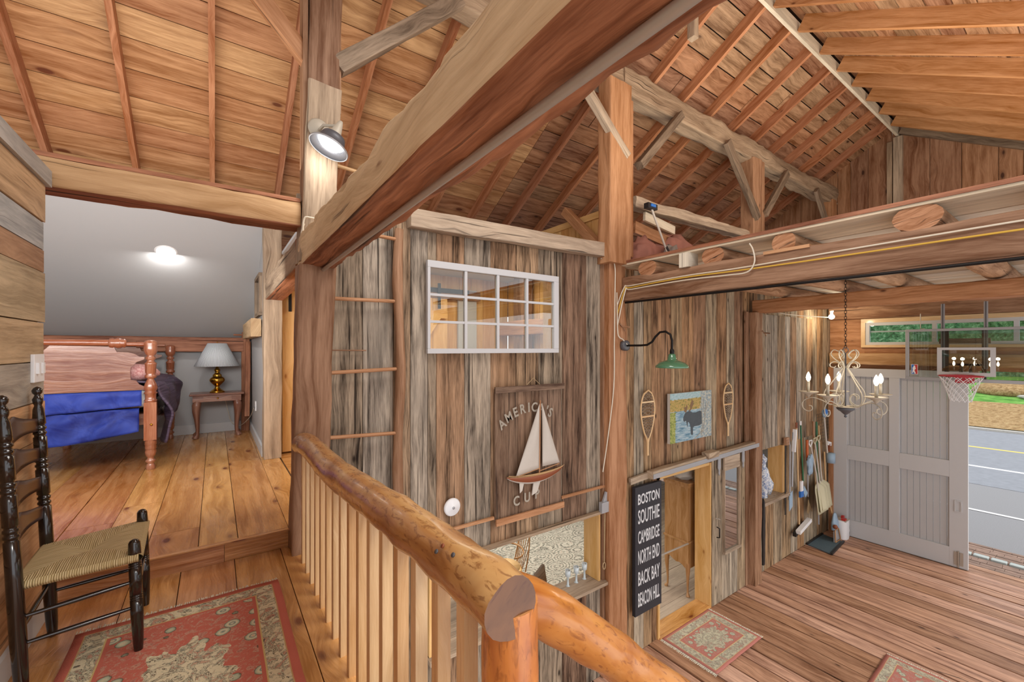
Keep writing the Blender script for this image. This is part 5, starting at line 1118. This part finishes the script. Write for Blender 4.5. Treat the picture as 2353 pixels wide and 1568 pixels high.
# ================================================================== RUGS
def rugobj(cx, cy, hx, hy, z, mat, label, fr_axis, rz=0):
    t = thing('rug', label, 'rug', (cx, cy, z)); ca, sa = math.cos(rz), math.sin(rz)
    def P(a, b, c): return (cx+a*ca-b*sa, cy+a*sa+b*ca, z+c)
    mb = MB(); n = 24; sd = rnd.random()*9; b0 = len(mb.v)
    for i in range(n+1):
        for j in range(n+1):
            a, b = -hx+2*hx*i/n, -hy+2*hy*j/n; mb.v.append(V(P(a+.004*noise.noise(V((sd, b*6, 0))), b+.004*noise.noise(V((a*6, sd, 1))), .009+.002*noise.noise(V((a*4, b*4, sd))))))
    for i in range(n):
        for j in range(n):
            mb.f.append([b0+i*(n+1)+j, b0+(i+1)*(n+1)+j, b0+(i+1)*(n+1)+j+1, b0+i*(n+1)+j+1]); mb.uv.append([(-hx+2*hx*p/n, -hy+2*hy*q/n) for p, q in ((i, j), (i+1, j), (i+1, j+1), (i, j+1))]); mb.t.append(.5); mb.mi.append(0); mb.sm.append(True)
    mb.build('pile', mat, t, solid=.008)
    for s_ in (-1, 1):
        mb = MB(); L = hx if fr_axis == 'x' else hy; E_ = hy if fr_axis == 'x' else hx; k = 0; x = -L
        while x < L:
            l = rnd.uniform(.03, .045); w_ = rnd.uniform(-.006, .006)
            p, q = ((x, s_*(E_-.004)), (x+w_, s_*(E_+l))) if fr_axis == 'x' else ((s_*(E_-.004), x), (s_*(E_+l), x+w_))
            mb.tube([P(p[0], p[1], .006), P(q[0], q[1], .003)], .0028, 4); x += .0065
        o = mb.build('fringe', 'fringe', t); o['label'] = 'cream fringe'; o['kind'] = 'stuff'
rugobj(-.11, 2.06, .40, .62, .001, 'rug1', 'red and beige floral rug on the gallery floor beside the chair', 'x')
rugobj(4.90, 2.77, .50, .34, ZM+.003, 'rug2', 'faded red and beige rug in front of the doorway', 'y')
rugobj(5.88, 1.02, .40, .45, ZM+.003, 'rug3', 'red and beige rug on the barn floor at the bottom edge', 'y', .02)

# ================================================================== BEDROOM FURNITURE
bd = thing('bed', 'mahogany bed with turned posts at the left of the bedroom', 'bed', (-1.0, 6.3, ZB))
def bpost(x, y, h, name='bedpost'):
    pr = [(0, .035), (.02, .038), (.05, .03), (.06, .024), (.075, .04), (.09, .04), (.10, .026), (.12, .026), (.13, .036), (.17, .046), (.2, .04), (.205, .048), (.215, .042), (.22, .048), (.235, .042), (.24, .048), (.29, .046)]
    mb = MB(); mb.lathe([(r, z) for z, r in pr], (x, y, ZB), n=20)
    mb.box(x-.048, x+.048, y-.048, y+.048, ZB+.29, ZB+.66, tone=.9, grain=2)
    q = [(.66, .045), (.68, .052), (.69, .042), (.74, .044), (.75, .055), (.765, .042), (.78, .05), (.80, .054), (.84, .045), (.88, .028), (.89, .026), (.90, .045), (.92, .048), (.935, .035), (.95, .042), (1.03, .045), (1.04, .050), (1.05, .038), (1.07, .026), (1.09, .042), (1.10, .040), (1.115, .026), (1.13, .04), (1.16, .052), (1.19, .054), (1.21, .05), (1.23, .054), (1.255, .05), (1.27, .03), (1.272, .0)]
    mb.lathe([(r, z*h) for z, r in q], (x, y, ZB), n=20); mb.build(name, 'maple', bd)
for x, y, h in ((-.515, 5.454, 1.0), (-.475, 7.13, .97), (-1.47, 5.454, 1.0), (-1.43, 7.13, .97)): bpost(x, y, h)
mb = MB(); mb.ball((-.505, 5.40, .56), .012, 10); mb.build('bolt_cover', 'brass', bd)
for y, k in ((5.454, 1.), (7.13, .97)):
    prof = [(-1.47, .90), (-.56, .90), (-.56, .93), (-.60, .955), (-.62, .99), (-.66, 1.0), (-.665, 1.07), (-.66, 1.12), (-.64, 1.14), (-.62, 1.17), (-.58, 1.19), (-.56, 1.2), (-.56, 1.22), (-.60, 1.225), (-.63, 1.25), (-.68, 1.265), (-.76, 1.27), (-.78, 1.32), (-1.2, 1.33), (-1.25, 1.27), (-1.37, 1.26), (-1.40, 1.22), (-1.47, 1.2)]
    mb = MB(); mb.prism([(a, b if y < 6 else b+.0) for a, b in prof], (0, y-.014, 0), (1, 0, 0), (0, 0, 1), (0, .028, 0), tone=.5); mb.build('headboard' if y > 6 else 'footboard', 'bedwood', bd)
    mb = MB(); mb.tube([(-1.47, y, 1.358), (-.81, y, 1.358)], .030, 16, tone=.6); mb.tube([(-.70, y, 1.345), (-.53, y, 1.345)], .02, 14); mb.build('top_rail', 'maple', bd)
    mb = MB(); mb.lathe([(.028, 0), (.045, .01), (.05, .03), (.042, .045), (.052, .065), (.05, .085), (.04, .1), (.045, .115), (.03, .13)], (-.82, y, 1.355), (1, 0, 0), 16); mb.build('rail_turning', 'maple', bd)
mb = MB(); mb.box(-1.48, -.54, 5.48, 7.10, .72, .93); mb.build('mattress', 'white', bd, bevel=.04)
mb = MB(); mb.box(-1.49, -.47, 5.5, 7.09, .55, .66); mb.build('side_rail', 'bedwood', bd)
# blue cloth on the near side
mb = MB()
mb.sheet(lambda a, b: (-1.47+a*.89, 5.44-.02*b-.02*noise.noise(V((a*7, b*2, 0)))-.01*math.sin(a*22+b*3)*b, .895-b*(.20-.05*a)), 40, 10)
mb.sheet(lambda a, b: (-1.47+a*.87+.02*b*0, 5.455-.03*b-.03*noise.noise(V((a*6+b*2, b*2, 5)))-.012*math.sin(a*14+b*6)*b, .72-b*(.31-.09*a*a)), 44, 12)
o = mb.build('blue_sheet', 'bluecloth', bd, solid=.004); o['label'] = 'royal blue cloth hanging in two folds'
mb = MB()
def quilt(a, b):
    y = 5.50+a*1.45; k = b*1.25
    if k < .45: x = -1.35+k*1.95; z = .97+.03*noise.noise(V((a*5, k*5, 0)))
    else:
        s_ = (k-.45)/.8; drop = .60*(1-.55*a)+.06*math.sin(a*11); x = -.47+.05*math.sin(s_*PI)+.05*noise.noise(V((a*7, s_*3, 2)))+.03*math.sin(a*16+s_*2)+.07*s_*(1-a)*.6+.05*a; z = .95-s_*drop+.01*math.sin(a*20)
    return (x, y, z)
mb.sheet(quilt, 40, 30, 1.5, 1.5); o = mb.build('quilt', 'quilt', bd, solid=.02); o['label'] = 'dark purple quilt hanging off the side'
pl = MB(); lump(pl, (-.68, 5.66, 1.06), (.22, .14, .09), 12, .12); tag(pl.build('pillow', 'pillow'), 'pink pillow at the near end of the bed', 'pillow')

tb = thing('side_table', 'small wooden side table with curved legs holding the brass lamp', 'table', (.03, 7.05, ZB))
mb = MB(); mb.box(-.27, .335, 6.87, 7.24, .68, .705, tone=.6); mb.build('table_top', 'bedwood', tb, bevel=.006)
mb = MB(); mb.box(-.235, .30, 6.90, 7.21, .595, .68, tone=.8); mb.build('apron', 'bedwood', tb)
mb = MB(); mb.box(-.12, .19, 6.893, 6.90, .60, .672, tone=.95); d_ = mb.build('drawer', 'bedwood', tb)
mb = MB(); mb.ball((.035, 6.885, .64), .012, 10); mb.build('knob', 'brass', d_)
for x, sx_ in ((-.20, -1), (.265, 1)):
    for y, sy_ in ((6.93, -1), (7.18, 1)):
        mb = MB(); cabriole(mb, (x-sx_*.015, y, ZB), .485, .04, sx_, sy_*.4); mb.build('leg', 'bedwood', tb)
lm = thing('table_lamp', 'brass urn table lamp with white pleated shade', 'lamp', (.03, 7.05, .705))
mb = MB(); mb.lathe([(0, 0), (.085, 0), (.088, .012), (.075, .02), (.06, .035), (.05, .04), (.03, .06), (.025, .08), (.035, .095), (.06, .12), (.085, .15), (.09, .17), (.082, .19), (.08, .195), (.055, .215), (.05, .225), (.055, .235), (.03, .26), (.025, .28), (.035, .295), (.035, .31), (.02, .325), (.012, .36), (.012, .66), (0, .66)], (.03, 7.05, .705), n=32); mb.build('lamp_base', 'brass', lm)
mb = MB(); n = 96; rings = []
for z, r in ((1.065, .255), (1.375, .105)): rings.append([(.03+(r+.002*(j % 2))*math.cos(2*PI*j/n), 7.05+(r+.002*(j % 2))*math.sin(2*PI*j/n), z) for j in range(n)])
mb.loft(rings, cap=False); mb.build('lamp_shade', 'shade', lm, solid=.003)
mb = MB(); mb.ball((.03, 7.05, 1.39), .01, 8); mb.build('finial', 'brass', lm)
cable([(.12, 7.22, .6), (.16, 7.25, .4), (.2, 7.27, .25), (.3, 7.2, .2), (.4, 6.9, .35), (.425, 6.6, .5)], .004, 'wirew', 'thin lamp cord behind the side table')
mb = MB(); mb.box(.428, .44, 6.35, 6.43, .50, .62); o = mb.build('wall_outlet', 'plastic'); tag(o, 'white outlet plate on the bedroom right wall', 'outlet')
mb = MB(); mb.box(.425, .432, 6.37, 6.41, .52, .55); mb.build('socket', 'slate', o)
t = thing('wall_mirror', 'dark framed mirror on the bedroom right wall', 'mirror', (.43, 5.85, 1.65))
mb = MB()
for a in ((5.5, 5.54, 1.72, 2.12), (6.1, 6.14, 1.72, 2.12), (5.5, 6.14, 1.68, 1.72), (5.5, 6.14, 2.12, 2.16)): mb.box(.405, .44, *a)
mb.build('frame', 'oldbrace', t); mb = MB(); mb.box(.425, .435, 5.54, 6.1, 1.72, 2.12); mb.build('mirror_glass', 'black_gl', t)
# recessed light in the sloped ceiling
nrm = V((0, -.58, -1)).normalized(); cc = V((-.335, 5.83, slope(5.83)))+V((-.09, 0, 0))
t = thing('recessed_light', 'round recessed light glowing in the sloped bedroom ceiling', 'light', cc)
mb = MB(); mb.lathe([(.07, .002), (.095, .004), (.098, .0), (.098, -.02)], cc, nrm, 32, cap=False); mb.build('trim_ring', 'plastic', t)
mb = MB(); mb.lathe([(0, .0035), (.085, .003), (.085, -.01)], cc, nrm, 32, cap=False); mb.build('lens', 'ledb', t)
light('recessed_light_source', 'AREA', cc+nrm*.05, 5, (1, .98, .95), .15, (math.atan(.58), 0, 0))
# switch
t = thing('light_switch', 'white double switch plate on the grey plank of the left wall', 'light switch', (-.67, 2.89, 1.15))
mb = MB(); mb.box(-.682, -.668, 2.815, 2.955, 1.145, 1.275); mb.build('plate', 'plastic', t, bevel=.003)
for y in (2.85, 2.91):
    mb = MB(); mb.box(-.668, -.658, y-.012, y+.012, 1.185, 1.235); mb.build('toggle', 'plastic', t)

# ================================================================== CHANDELIER
CH = V((5.5, 1.631, 0)); rr_ = V((math.cos(TH), -math.sin(TH), 0)); ff = V((math.sin(TH), math.cos(TH), 0))
def chp(a, r, z): return CH+(rr_*math.cos(a)+ff*math.sin(a))*r+V((0, 0, z))
ct = thing('chandelier', 'cream scrolled iron chandelier with lit candle bulbs on a chain', 'chandelier', CH+V((0, 0, .57)))
mb = MB(); k = 0; z = 1.30
while z < 2.17:
    a = 0 if k % 2 else PI/2
    mb.tube([CH+V((.011*math.cos(q)*math.cos(a), .011*math.cos(q)*math.sin(a), z+.02+.02*math.sin(q))) for q in [2*PI*i/10 for i in range(11)]], .0025, 5, cap=False); z += .031; k += 1
mb.tube([CH+V((0, 0, 2.16)), CH+V((0, 0, 2.199))], .006, 6); mb.build('chain', 'iron', ct)
mb = MB(); mb.tube([chp(0, .03*math.cos(q), 1.285+.03*math.sin(q)) for q in [2*PI*i/16 for i in range(17)]], .004, 6, cap=False); mb.lathe([(.007, .68), (.007, 1.25), (.0, 1.26)], CH, n=10); mb.build('centre_rod', 'slate', ct)
mb = MB(); mb.lathe([(0, .565), (.012, .572), (.014, .585), (.006, .592), (.02, .605), (.05, .635), (.078, .655), (.08, .675), (0, .68)], CH, n=24); mb.build('bottom_finial', 'slate', ct)
mb = MB(); mb.lathe([(0, .68), (.105, .68), (.11, .686), (.1, .69), (0, .692)], CH, n=24); mb.build('hub_plate', 'ivory', ct)
def spl(pts):
    P = [V((a, b, 0)) for a, b in pts]; out = []
    for i in range(len(P)-1):
        p0, p1, p2, p3 = P[max(i-1, 0)], P[i], P[i+1], P[min(i+2, len(P)-1)]
        for q in range(5):
            s = q/5; out.append(.5*((2*p1)+(p2-p0)*s+(2*p0-5*p1+4*p2-p3)*s*s+(3*p1-p0-3*p2+p3)*s**3))
    out.append(P[-1]); return [(p.x, p.y) for p in out]
lowp = spl([(.05, .695), (.14, .70), (.21, .735), (.29, .757), (.36, .73), (.39, .68), (.375, .625), (.33, .602), (.295, .625), (.30, .66), (.325, .665)])
upp = spl([(.012, 1.11), (.06, 1.03), (.12, .93), (.175, .845), (.185, .77), (.15, .70), (.10, .70), (.055, .735), (.05, .785), (.085, .82), (.125, .80), (.125, .765)])
topp = spl([(.012, 1.11), (.045, 1.15), (.10, 1.20), (.125, 1.25), (.10, 1.29), (.055, 1.27), (.03, 1.23), (.06, 1.20)])
curl = spl([(.03, 1.10), (.05, 1.14), (.09, 1.165), (.13, 1.14), (.13, 1.11), (.10, 1.10), (.08, 1.115)])
A0 = 62
for i in range(5):
    a = math.radians(A0+72*i)
    mb = MB(); mb.tube([chp(a, r, z) for r, z in lowp], .0055, 6); mb.tube([chp(a, r, z) for r, z in upp], .0055, 6); arm = mb.build('arm', 'ivory', ct)
    mb = MB(); mb.tube([chp(a, r, z) for r, z in topp], .005, 6); mb.tube([chp(a, r, z) for r, z in curl], .005, 6); mb.build('top_scroll', 'ivory', ct)
    c = chp(a, .33, 0)
    mb = MB(); mb.lathe([(0, .755), (.01, .76), (.03, .79), (.05, .80), (.095, .82), (.095, .824), (0, .81)], c, n=20); mb.build('drip_pan', 'ivory', ct)
    mb = MB(); mb.lathe([(.0, .80), (.014, .80), (.014, .935), (0, .936)], c, n=12); cs = mb.build('candle_sleeve', 'ivory', ct)
    mb = MB(); mb.lathe([(.008, .936), (.019, .955), (.023, .98), (.017, 1.01), (.006, 1.035), (.001, 1.042)], c, n=14); o = mb.build('light_bulb', 'bulb', cs); o['label'] = 'lit candle bulb'
    light('bulb_light', 'POINT', c+V((0, 0, 1.09)), 1.6, (1, .88, .7), .03)
# bare bulb
t = thing('bare_bulb', 'bare round bulb glowing under the loft at the barn corner', 'light bulb', (9.0, 2.87, 1.86))
mb = MB(); mb.ball((8.96, 2.86, 1.87), .045, 16); mb.build('light_bulb', 'bulb', t)
mb = MB(); mb.lathe([(.0, 0), (.02, 0), (.022, .04), (.03, .05), (.03, .07), (0, .07)], (8.96, 2.86, 1.91), n=14); mb.build('socket', 'plastic', t)
light('bare_bulb_light', 'POINT', (8.9, 2.75, 1.80), 14, (1, .85, .6), .05)

# ================================================================== BASKETBALL BACKBOARD
BX = 9.25; y0, y1, z0, z1 = .58, 1.94, .80, 1.615
bb = thing('basketball_backboard', 'clear basketball backboard with red rim and white net hung from the loft', 'basketball hoop', (BX, 1.26, .8))
mb = MB(); mb.box(BX, BX+.01, y0+.02, y1-.02, z0+.02, z1-.02); mb.build('glass_board', 'glassr', bb)
mb = MB()
for a in ((y0, y1, z0, z0+.05), (y0, y1, z1-.04, z1), (y0, y0+.045, z0+.05, z1-.04), (y1-.045, y1, z0+.05, z1-.04)): mb.box(BX-.01, BX+.025, *a)
mb.build('frame', 'silver', bb, bevel=.004)
mb = MB(); q0, q1, r0_, r1_ = .96, 1.57, .89, 1.32; e = .055
for a in ((q0, q1, r1_-e*.7, r1_), (q0, q1, r0_, r0_+e), (q0, q0+e, r0_+e, r1_-e*.7), (q1-e, q1, r0_+e, r1_-e*.7)): mb.box(BX-.004, BX-.001, *a)
mb.build('target_square', 'white', bb)
M['brk'] = plain('bracket_brown', '3a2412', .6)
mb = MB()
for y in (1.08, 1.47): mb.box(BX+.03, BX+.07, y-.022, y+.022, z0+.05, z1-.04)
mb.box(BX+.03, BX+.06, 1.08, 1.47, 1.045, 1.075); mb.box(BX+.03, BX+.06, 1.20, 1.235, .86, 1.06); mb.box(BX+.03, BX+.06, 1.30, 1.335, .86, 1.06); mb.build('rear_bracket', 'brk', bb)
mb = MB(); mb.box(BX+.07, BX+.10, 1.02, 1.56, 1.38, 1.46); mb.build('wood_cleat', 'hewn_brown', bb)
for y in (1.06, 1.51):
    mb = MB(); mb.box(BX+.022, BX+.03, y-.022, y+.022, 1.0, 2.0); mb.box(BX+.014, BX+.022, y-.006, y+.006, 1.0, 2.0, mi=1); mb.build('hanging_strap', ['silver', 'slate'], bb)
# rim and net
RC = V((BX-.30, 1.27, .90)); RR = .225
mb = MB(); mb.tube([RC+V((RR*math.cos(q), RR*math.sin(q), 0)) for q in [2*PI*i/40 for i in range(41)]], .010, 8, cap=False); mb.box(BX-.09, BX-.01, 1.17, 1.37, .86, .91); mb.box(BX-.02, BX-.008, 1.17, 1.37, .78, .91); mb.build('rim', 'redrim', bb)
mb = MB(); N = 12; LV = 6
def netp(k, l): 
    s = l/LV; r = RR*(1-.52*s**.8)+.012*(l == 0)*0; a = 2*PI*(k+.5*(l % 2))/N; return RC+V((r*math.cos(a), r*math.sin(a), -.015-.36*s))
for l in range(LV):
    for k in range(N):
        mb.tube([netp(k, l), netp(k if l % 2 == 0 else k+1, l+1)], .0045, 4); mb.tube([netp(k, l), netp(k-1 if l % 2 == 0 else k, l+1)], .0045, 4)
mb.build('net', 'plastic', bb)
# badge
bg_ = MB(); bz, byy = .965, 1.83
bg_.box(BX-.004, BX-.001, byy-.04, byy+.04, bz-.075, bz+.085); o = bg_.build('league_badge', 'plastic', bb); o['label'] = 'red, white and blue league badge'
mb = MB(); mb.box(BX-.006, BX-.004, byy+.002, byy+.035, bz-.07, bz+.08); mb.build('badge_blue_half', 'blue', o)
mb = MB(); mb.box(BX-.006, BX-.004, byy-.035, byy+.002, bz-.07, bz+.08); mb.build('badge_red_half', 'red', o)
mb = MB(); mb.prism([(-.012, .06), (.0, .066), (.01, .055), (.008, .04), (.018, .02), (.0, -.01), (.016, -.06), (.004, -.068), (-.012, -.03), (-.02, -.062), (-.028, -.05), (-.02, -.0), (-.024, .03), (-.012, .04)], (BX-.006, byy, bz), (0, -1, 0), (0, 0, 1), (-.002, 0, 0)); mb.build('badge_player', 'plastic', o)
mb = MB(); mb.tube([(9.2, 1.75, 1.86), (9.2, 1.75, 1.64), (9.19, 1.74, 1.615), (9.18, 1.70, 1.62)], .006, 6); tag(mb.build('ceiling_hook', 'steel'), 'thin metal hook hanging left of the backboard straps', 'hook')

# ================================================================== TOOLS ON THE WALL
def tool(name, label, cat, base, parts):
    t = thing(name, label, cat, base)
    for nm, mt, fn in parts: mb = MB(); fn(mb); mb.build(nm, mt, t)
    return t
Y3 = 3.07
def stick(x0, z0_, x1, z1_, r=.013, y=Y3, y2=None): return lambda mb: mb.tube([(x0, y, z0_), (x1, y2 or y, z1_)], r, 8)
tool('bow_saw', 'long narrow saw hanging leftmost of the tools, with pale blue guard', 'saw', (7.7, Y3, -1.3), [
    ('frame', 'silver', lambda mb: mb.tube([(7.68, Y3, -.25), (7.76, Y3, -.2), (7.80, Y3, -.3), (7.80, Y3, -1.1), (7.76, Y3, -1.2)], .012, 8)),
    ('blade', 'blackp', lambda mb: mb.box(7.63, 7.66, Y3, Y3+.01, -1.42, -.22)), ('handle', 'hewn_brown', lambda mb: mb.box(7.62, 7.74, Y3-.02, Y3+.02, -.28, -.16)),
    ('guard', 'bluew', lambda mb: mb.prism([(0, 0), (.12, .06), (.12, .32), (0, .28)], (7.74, Y3-.02, -1.38), (1, 0, 0), (0, 0, 1), (0, .01, 0)))])
tool('garden_edger', 'grey metal tool with white grip hanging second from the left', 'tool', (7.9, Y3, -1.0), [
    ('shaft', 'silver', stick(7.88, -1.0, 7.93, -.1, .018)), ('grip', 'plastic', lambda mb: mb.bar((7.90, Y3-.02, -.42), (7.95, Y3-.02, -.05), .05, .04))])
tool('push_broom', 'push broom with long wooden handle and white head near the floor', 'broom', (8.15, Y3, -1.8), [
    ('handle', 'pale', stick(8.06, .02, 8.17, -1.70)), ('broom_head', 'plastic', lambda mb: mb.bar((8.02, 3.03, -1.79), (8.02+.52, 3.05, -1.70), .07, .06)), ('bristles', 'blackp', lambda mb: mb.bar((8.0, 3.08, -1.84), (8.48, 3.10, -1.76), .05, .07)), ('end_grip', 'hull', stick(8.06, -.04, 8.058, .05, .017))])
tool('angle_broom', 'green handled broom with blue cloth tied to it', 'broom', (8.3, Y3, -1.2), [
    ('handle', 'greenh', stick(8.22, 0, 8.33, -1.0, .014)), ('end_cap', 'plastic', stick(8.22, -.01, 8.218, .06, .016)), ('bristles', 'bluew', lambda mb: mb.bar((8.27, 3.06, -1.1), (8.40, 3.06, -1.24), .04, .1))])
mb = MB(); lump(mb, (8.50, 3.03, -.72), (.09, .04, .17), 22, .5); tag(mb.build('hanging_cloth', 'bluew'), 'pale blue cloth hung among the tool handles', 'cloth')
tool('hand_brush', 'blue bristled hand brush hanging below the push broom handle', 'brush', (8.15, Y3, -1.2), [('bristles', 'blue', lambda mb: mb.box(8.10, 8.22, 3.02, 3.05, -1.22, -1.12)), ('handle', 'plastic', lambda mb: mb.box(8.12, 8.2, 3.02, 3.045, -1.12, -.95))])
tool('orange_pole', 'orange handled tool between the green broom and the white grip', 'tool', (8.5, Y3, -.6), [('handle', 'orange', stick(8.49, -.30, 8.5, -.66, .022)), ('shaft', 'silver', stick(8.5, -.66, 8.53, -1.3, .012))])
def blade(mb, x, y, s=1.):
    mb.sheet(lambda a, b: (x+(a-.5)*.44*s*(1-.25*(1-b)**2*0), y-.10*math.sin(PI*a)*0-.12*b*s*.4+.05*abs(2*a-1)**2*-1, -1.08-b*.48*s-.06*math.sin(PI*a)*b+.10*(abs(2*a-1)**2)*(1-b)*-1), 10, 8)
for i, (dx, dyy, lb) in enumerate(((0, 0, 'outermost of the nested beige snow shovels, with white grip'), (.16, .02, 'middle one of the nested beige snow shovels'), (.30, .035, 'innermost of the nested beige snow shovels, nearest the white door'))):
    t = thing('snow_shovel', lb, 'shovel', (8.72+dx, 3.0+dyy, -1.55), 'nested snow shovels')
    mb = MB(); blade(mb, 8.72+dx, 3.0+dyy, 1); mb.build('blade', 'sack', t, solid=.006)
    mb = MB(); mb.tube([(8.56+dx*1.2, 3.04, -.40+.02*i), (8.66+dx, 2.99+dyy, -.9), (8.71+dx, 2.98+dyy, -1.2)], .014, 8); mb.build('shaft', 'sail', t)
    mb = MB(); x_ = 8.55+dx*1.2; z_ = -.36+.02*i; mb.tube([(x_, 3.04, z_-.06), (x_-.06, 3.04, z_), (x_-.06, 3.04, z_+.05), (x_+.06, 3.04, z_+.05), (x_+.06, 3.04, z_), (x_, 3.04, z_-.06)], .011, 8); mb.build('grip', 'plastic' if i == 0 else 'sack', t)
tool('rake', 'rake with dark wooden handle behind the snow shovels', 'rake', (8.8, Y3, -1.2), [('handle', 'hewn_brown', stick(8.75, .0, 8.80, -.5, .018)), ('shaft', 'pale', stick(8.80, -.5, 8.88, -1.3, .013))])
tool('garden_hoe', 'green and grey handled hoe standing behind the snow shovels', 'hoe', (8.95, Y3, -1.9), [('handle', 'greenh', stick(8.90, -.02, 8.95, -1.1, .016)), ('shaft', 'silver', stick(8.95, -1.1, 9.0, -1.9, .014))])
tool('corn_broom', 'straw broom head upside down above the snow shovels', 'broom', (9.08, Y3, -1.2), [('straw', 'rope', lambda mb: mb.loft([[(9.06+w_*math.cos(q), 3.06+.3*w_*math.sin(q), z) for q in [2*PI*i/12 for i in range(12)]] for z, w_ in ((-1.2, .08), (-1.05, .075), (-.95, .03), (-.9, .014))])), ('handle', 'pale', stick(9.06, -.9, 9.0, -.1))])
tool('straw_broom', 'frayed straw broom below the snow shovels', 'broom', (8.5, Y3, -1.6), [('straw', 'rope', lambda mb: [mb.tube([(8.52, 3.06, -1.35), (8.44+.03*k, 3.05, -1.56-.03*math.sin(k))], .005, 4) for k in range(8)])])
tool('wire_rack', 'black wire rack on the wall beside the white door', 'rack', (9.2, 3.1, -.5), [('wire_grid', 'iron', lambda mb: [mb.tube([(9.0+.08*k, 3.10, .1), (9.0+.08*k, 3.10, -.42)], .003, 4) for k in range(8)]+[mb.tube([(9.0, 3.10, .1-.06*k), (9.58, 3.10, .1-.06*k)], .003, 4) for k in range(9)])])
tool('duster', 'blue and white duster hung upright in the wire rack', 'duster', (9.1, 3.03, -.5), [('duster_head', 'bluew', lambda mb: lump(mb, (9.08, 3.0, .13), (.09, .04, .08), 31, .2)), ('blue_cover', 'blue', lambda mb: lump(mb, (9.05, 2.98, .16), (.07, .03, .05), 33, .2)), ('handle', 'sail', stick(9.1, .08, 9.25, -.62, .016, 3.02))])
tool('tin_can', 'grey blue tin can fixed beside the white door', 'tin', (9.45, 3.0, -.8), [('can', 'bluew', lambda mb: mb.lathe([(0, 0), (.07, 0), (.07, .18), (0, .18)], (9.42, 3.02, -.83), n=18))])
tool('trowel', 'small brown handled trowel above the tin can', 'trowel', (9.45, 3.04, -.6), [('blade', 'plastic', lambda mb: mb.bar((9.36, 3.05, -.46), (9.52, 3.05, -.5), .02, .07)), ('handle', 'hull', lambda mb: mb.bar((9.42, 3.05, -.62), (9.44, 3.05, -.48), .03, .03))])
tool('floor_broom', 'long curved handled broom with blue bristles leaning beside the bucket', 'broom', (9.45, 3.0, -2.2), [('handle', 'pale', lambda mb: mb.tube([(9.20, 3.05, -.6), (9.24, 3.04, -1.2), (9.35, 2.98, -1.75)], .013, 8)), ('bristles', 'bluew', lambda mb: mb.loft([[(9.33+w_*math.cos(q)-.1*(z+1.75), 2.93+.4*w_*math.sin(q), z) for q in [2*PI*i/12 for i in range(12)]] for z, w_ in ((-2.02, .13), (-1.9, .12), (-1.75, .06), (-1.72, .03))]))])
tool('dustpan', 'brown framed dustpan on the floor left of the white bucket', 'dustpan', (9.25, 2.85, -2.2), [('pan', 'silver', lambda mb: mb.prism([(0, 0), (.24, 0), (.2, .18), (.04, .18)], (9.12, 2.86, -2.19), (1, 0, 0), (0, .1, 1), (0, .02, 0))), ('frame', 'timber', lambda mb: mb.tube([(9.12, 2.85, -2.18), (9.36, 2.85, -2.18), (9.32, 2.87, -1.98), (9.16, 2.87, -1.98), (9.12, 2.85, -2.18)], .01, 6)), ('knob', 'hull', lambda mb: mb.ball((9.2, 2.88, -1.93), .04, 10))])
tool('salt_bucket', 'white ribbed plastic bucket with red caps in the barn corner', 'bucket', (9.5, 2.85, -2.2), [('bucket', 'plastic', lambda mb: mb.loft([[(9.50+w_*math.cos(q)*abs(math.cos(q))**-.4 if abs(math.cos(q)) > .02 else 9.50, 2.86+w_*.75*math.sin(q), z) for q in [2*PI*(i+.5)/24 for i in range(24)]] for z, w_ in ((-2.2, .11), (-2.15, .118), (-2.1, .112), (-2.05, .12), (-2.0, .114), (-1.92, .12), (-1.86, .116))])),
    ('red_cap', 'red', lambda mb: mb.box(9.42, 9.50, 2.80, 2.86, -1.86, -1.82)), ('red_cap', 'red', lambda mb: mb.box(9.54, 9.60, 2.86, 2.90, -1.86, -1.81)), ('lid', 'sail', lambda mb: mb.box(9.40, 9.60, 2.78, 2.94, -1.87, -1.855))])
t = thing('boot_tray', 'grey ribbed boot mat with black rim on the floor by the tools', 'mat', (8.9, 2.92, ZM))
mb = MB(); mb.para((8.56, 2.74, ZM+.003), (.72, .05, 0), (.08, .38, 0), (0, 0, .012)); mb.build('mat', 'rubber', t)
mb = MB(); mb.bar((8.55, 2.73, ZM+.018), (9.30, 2.785, ZM+.018), .03, .03); mb.bar((8.64, 3.12, ZM+.018), (9.36, 3.17-.04, ZM+.018), .03, .03); mb.build('rim', 'blackp', t)
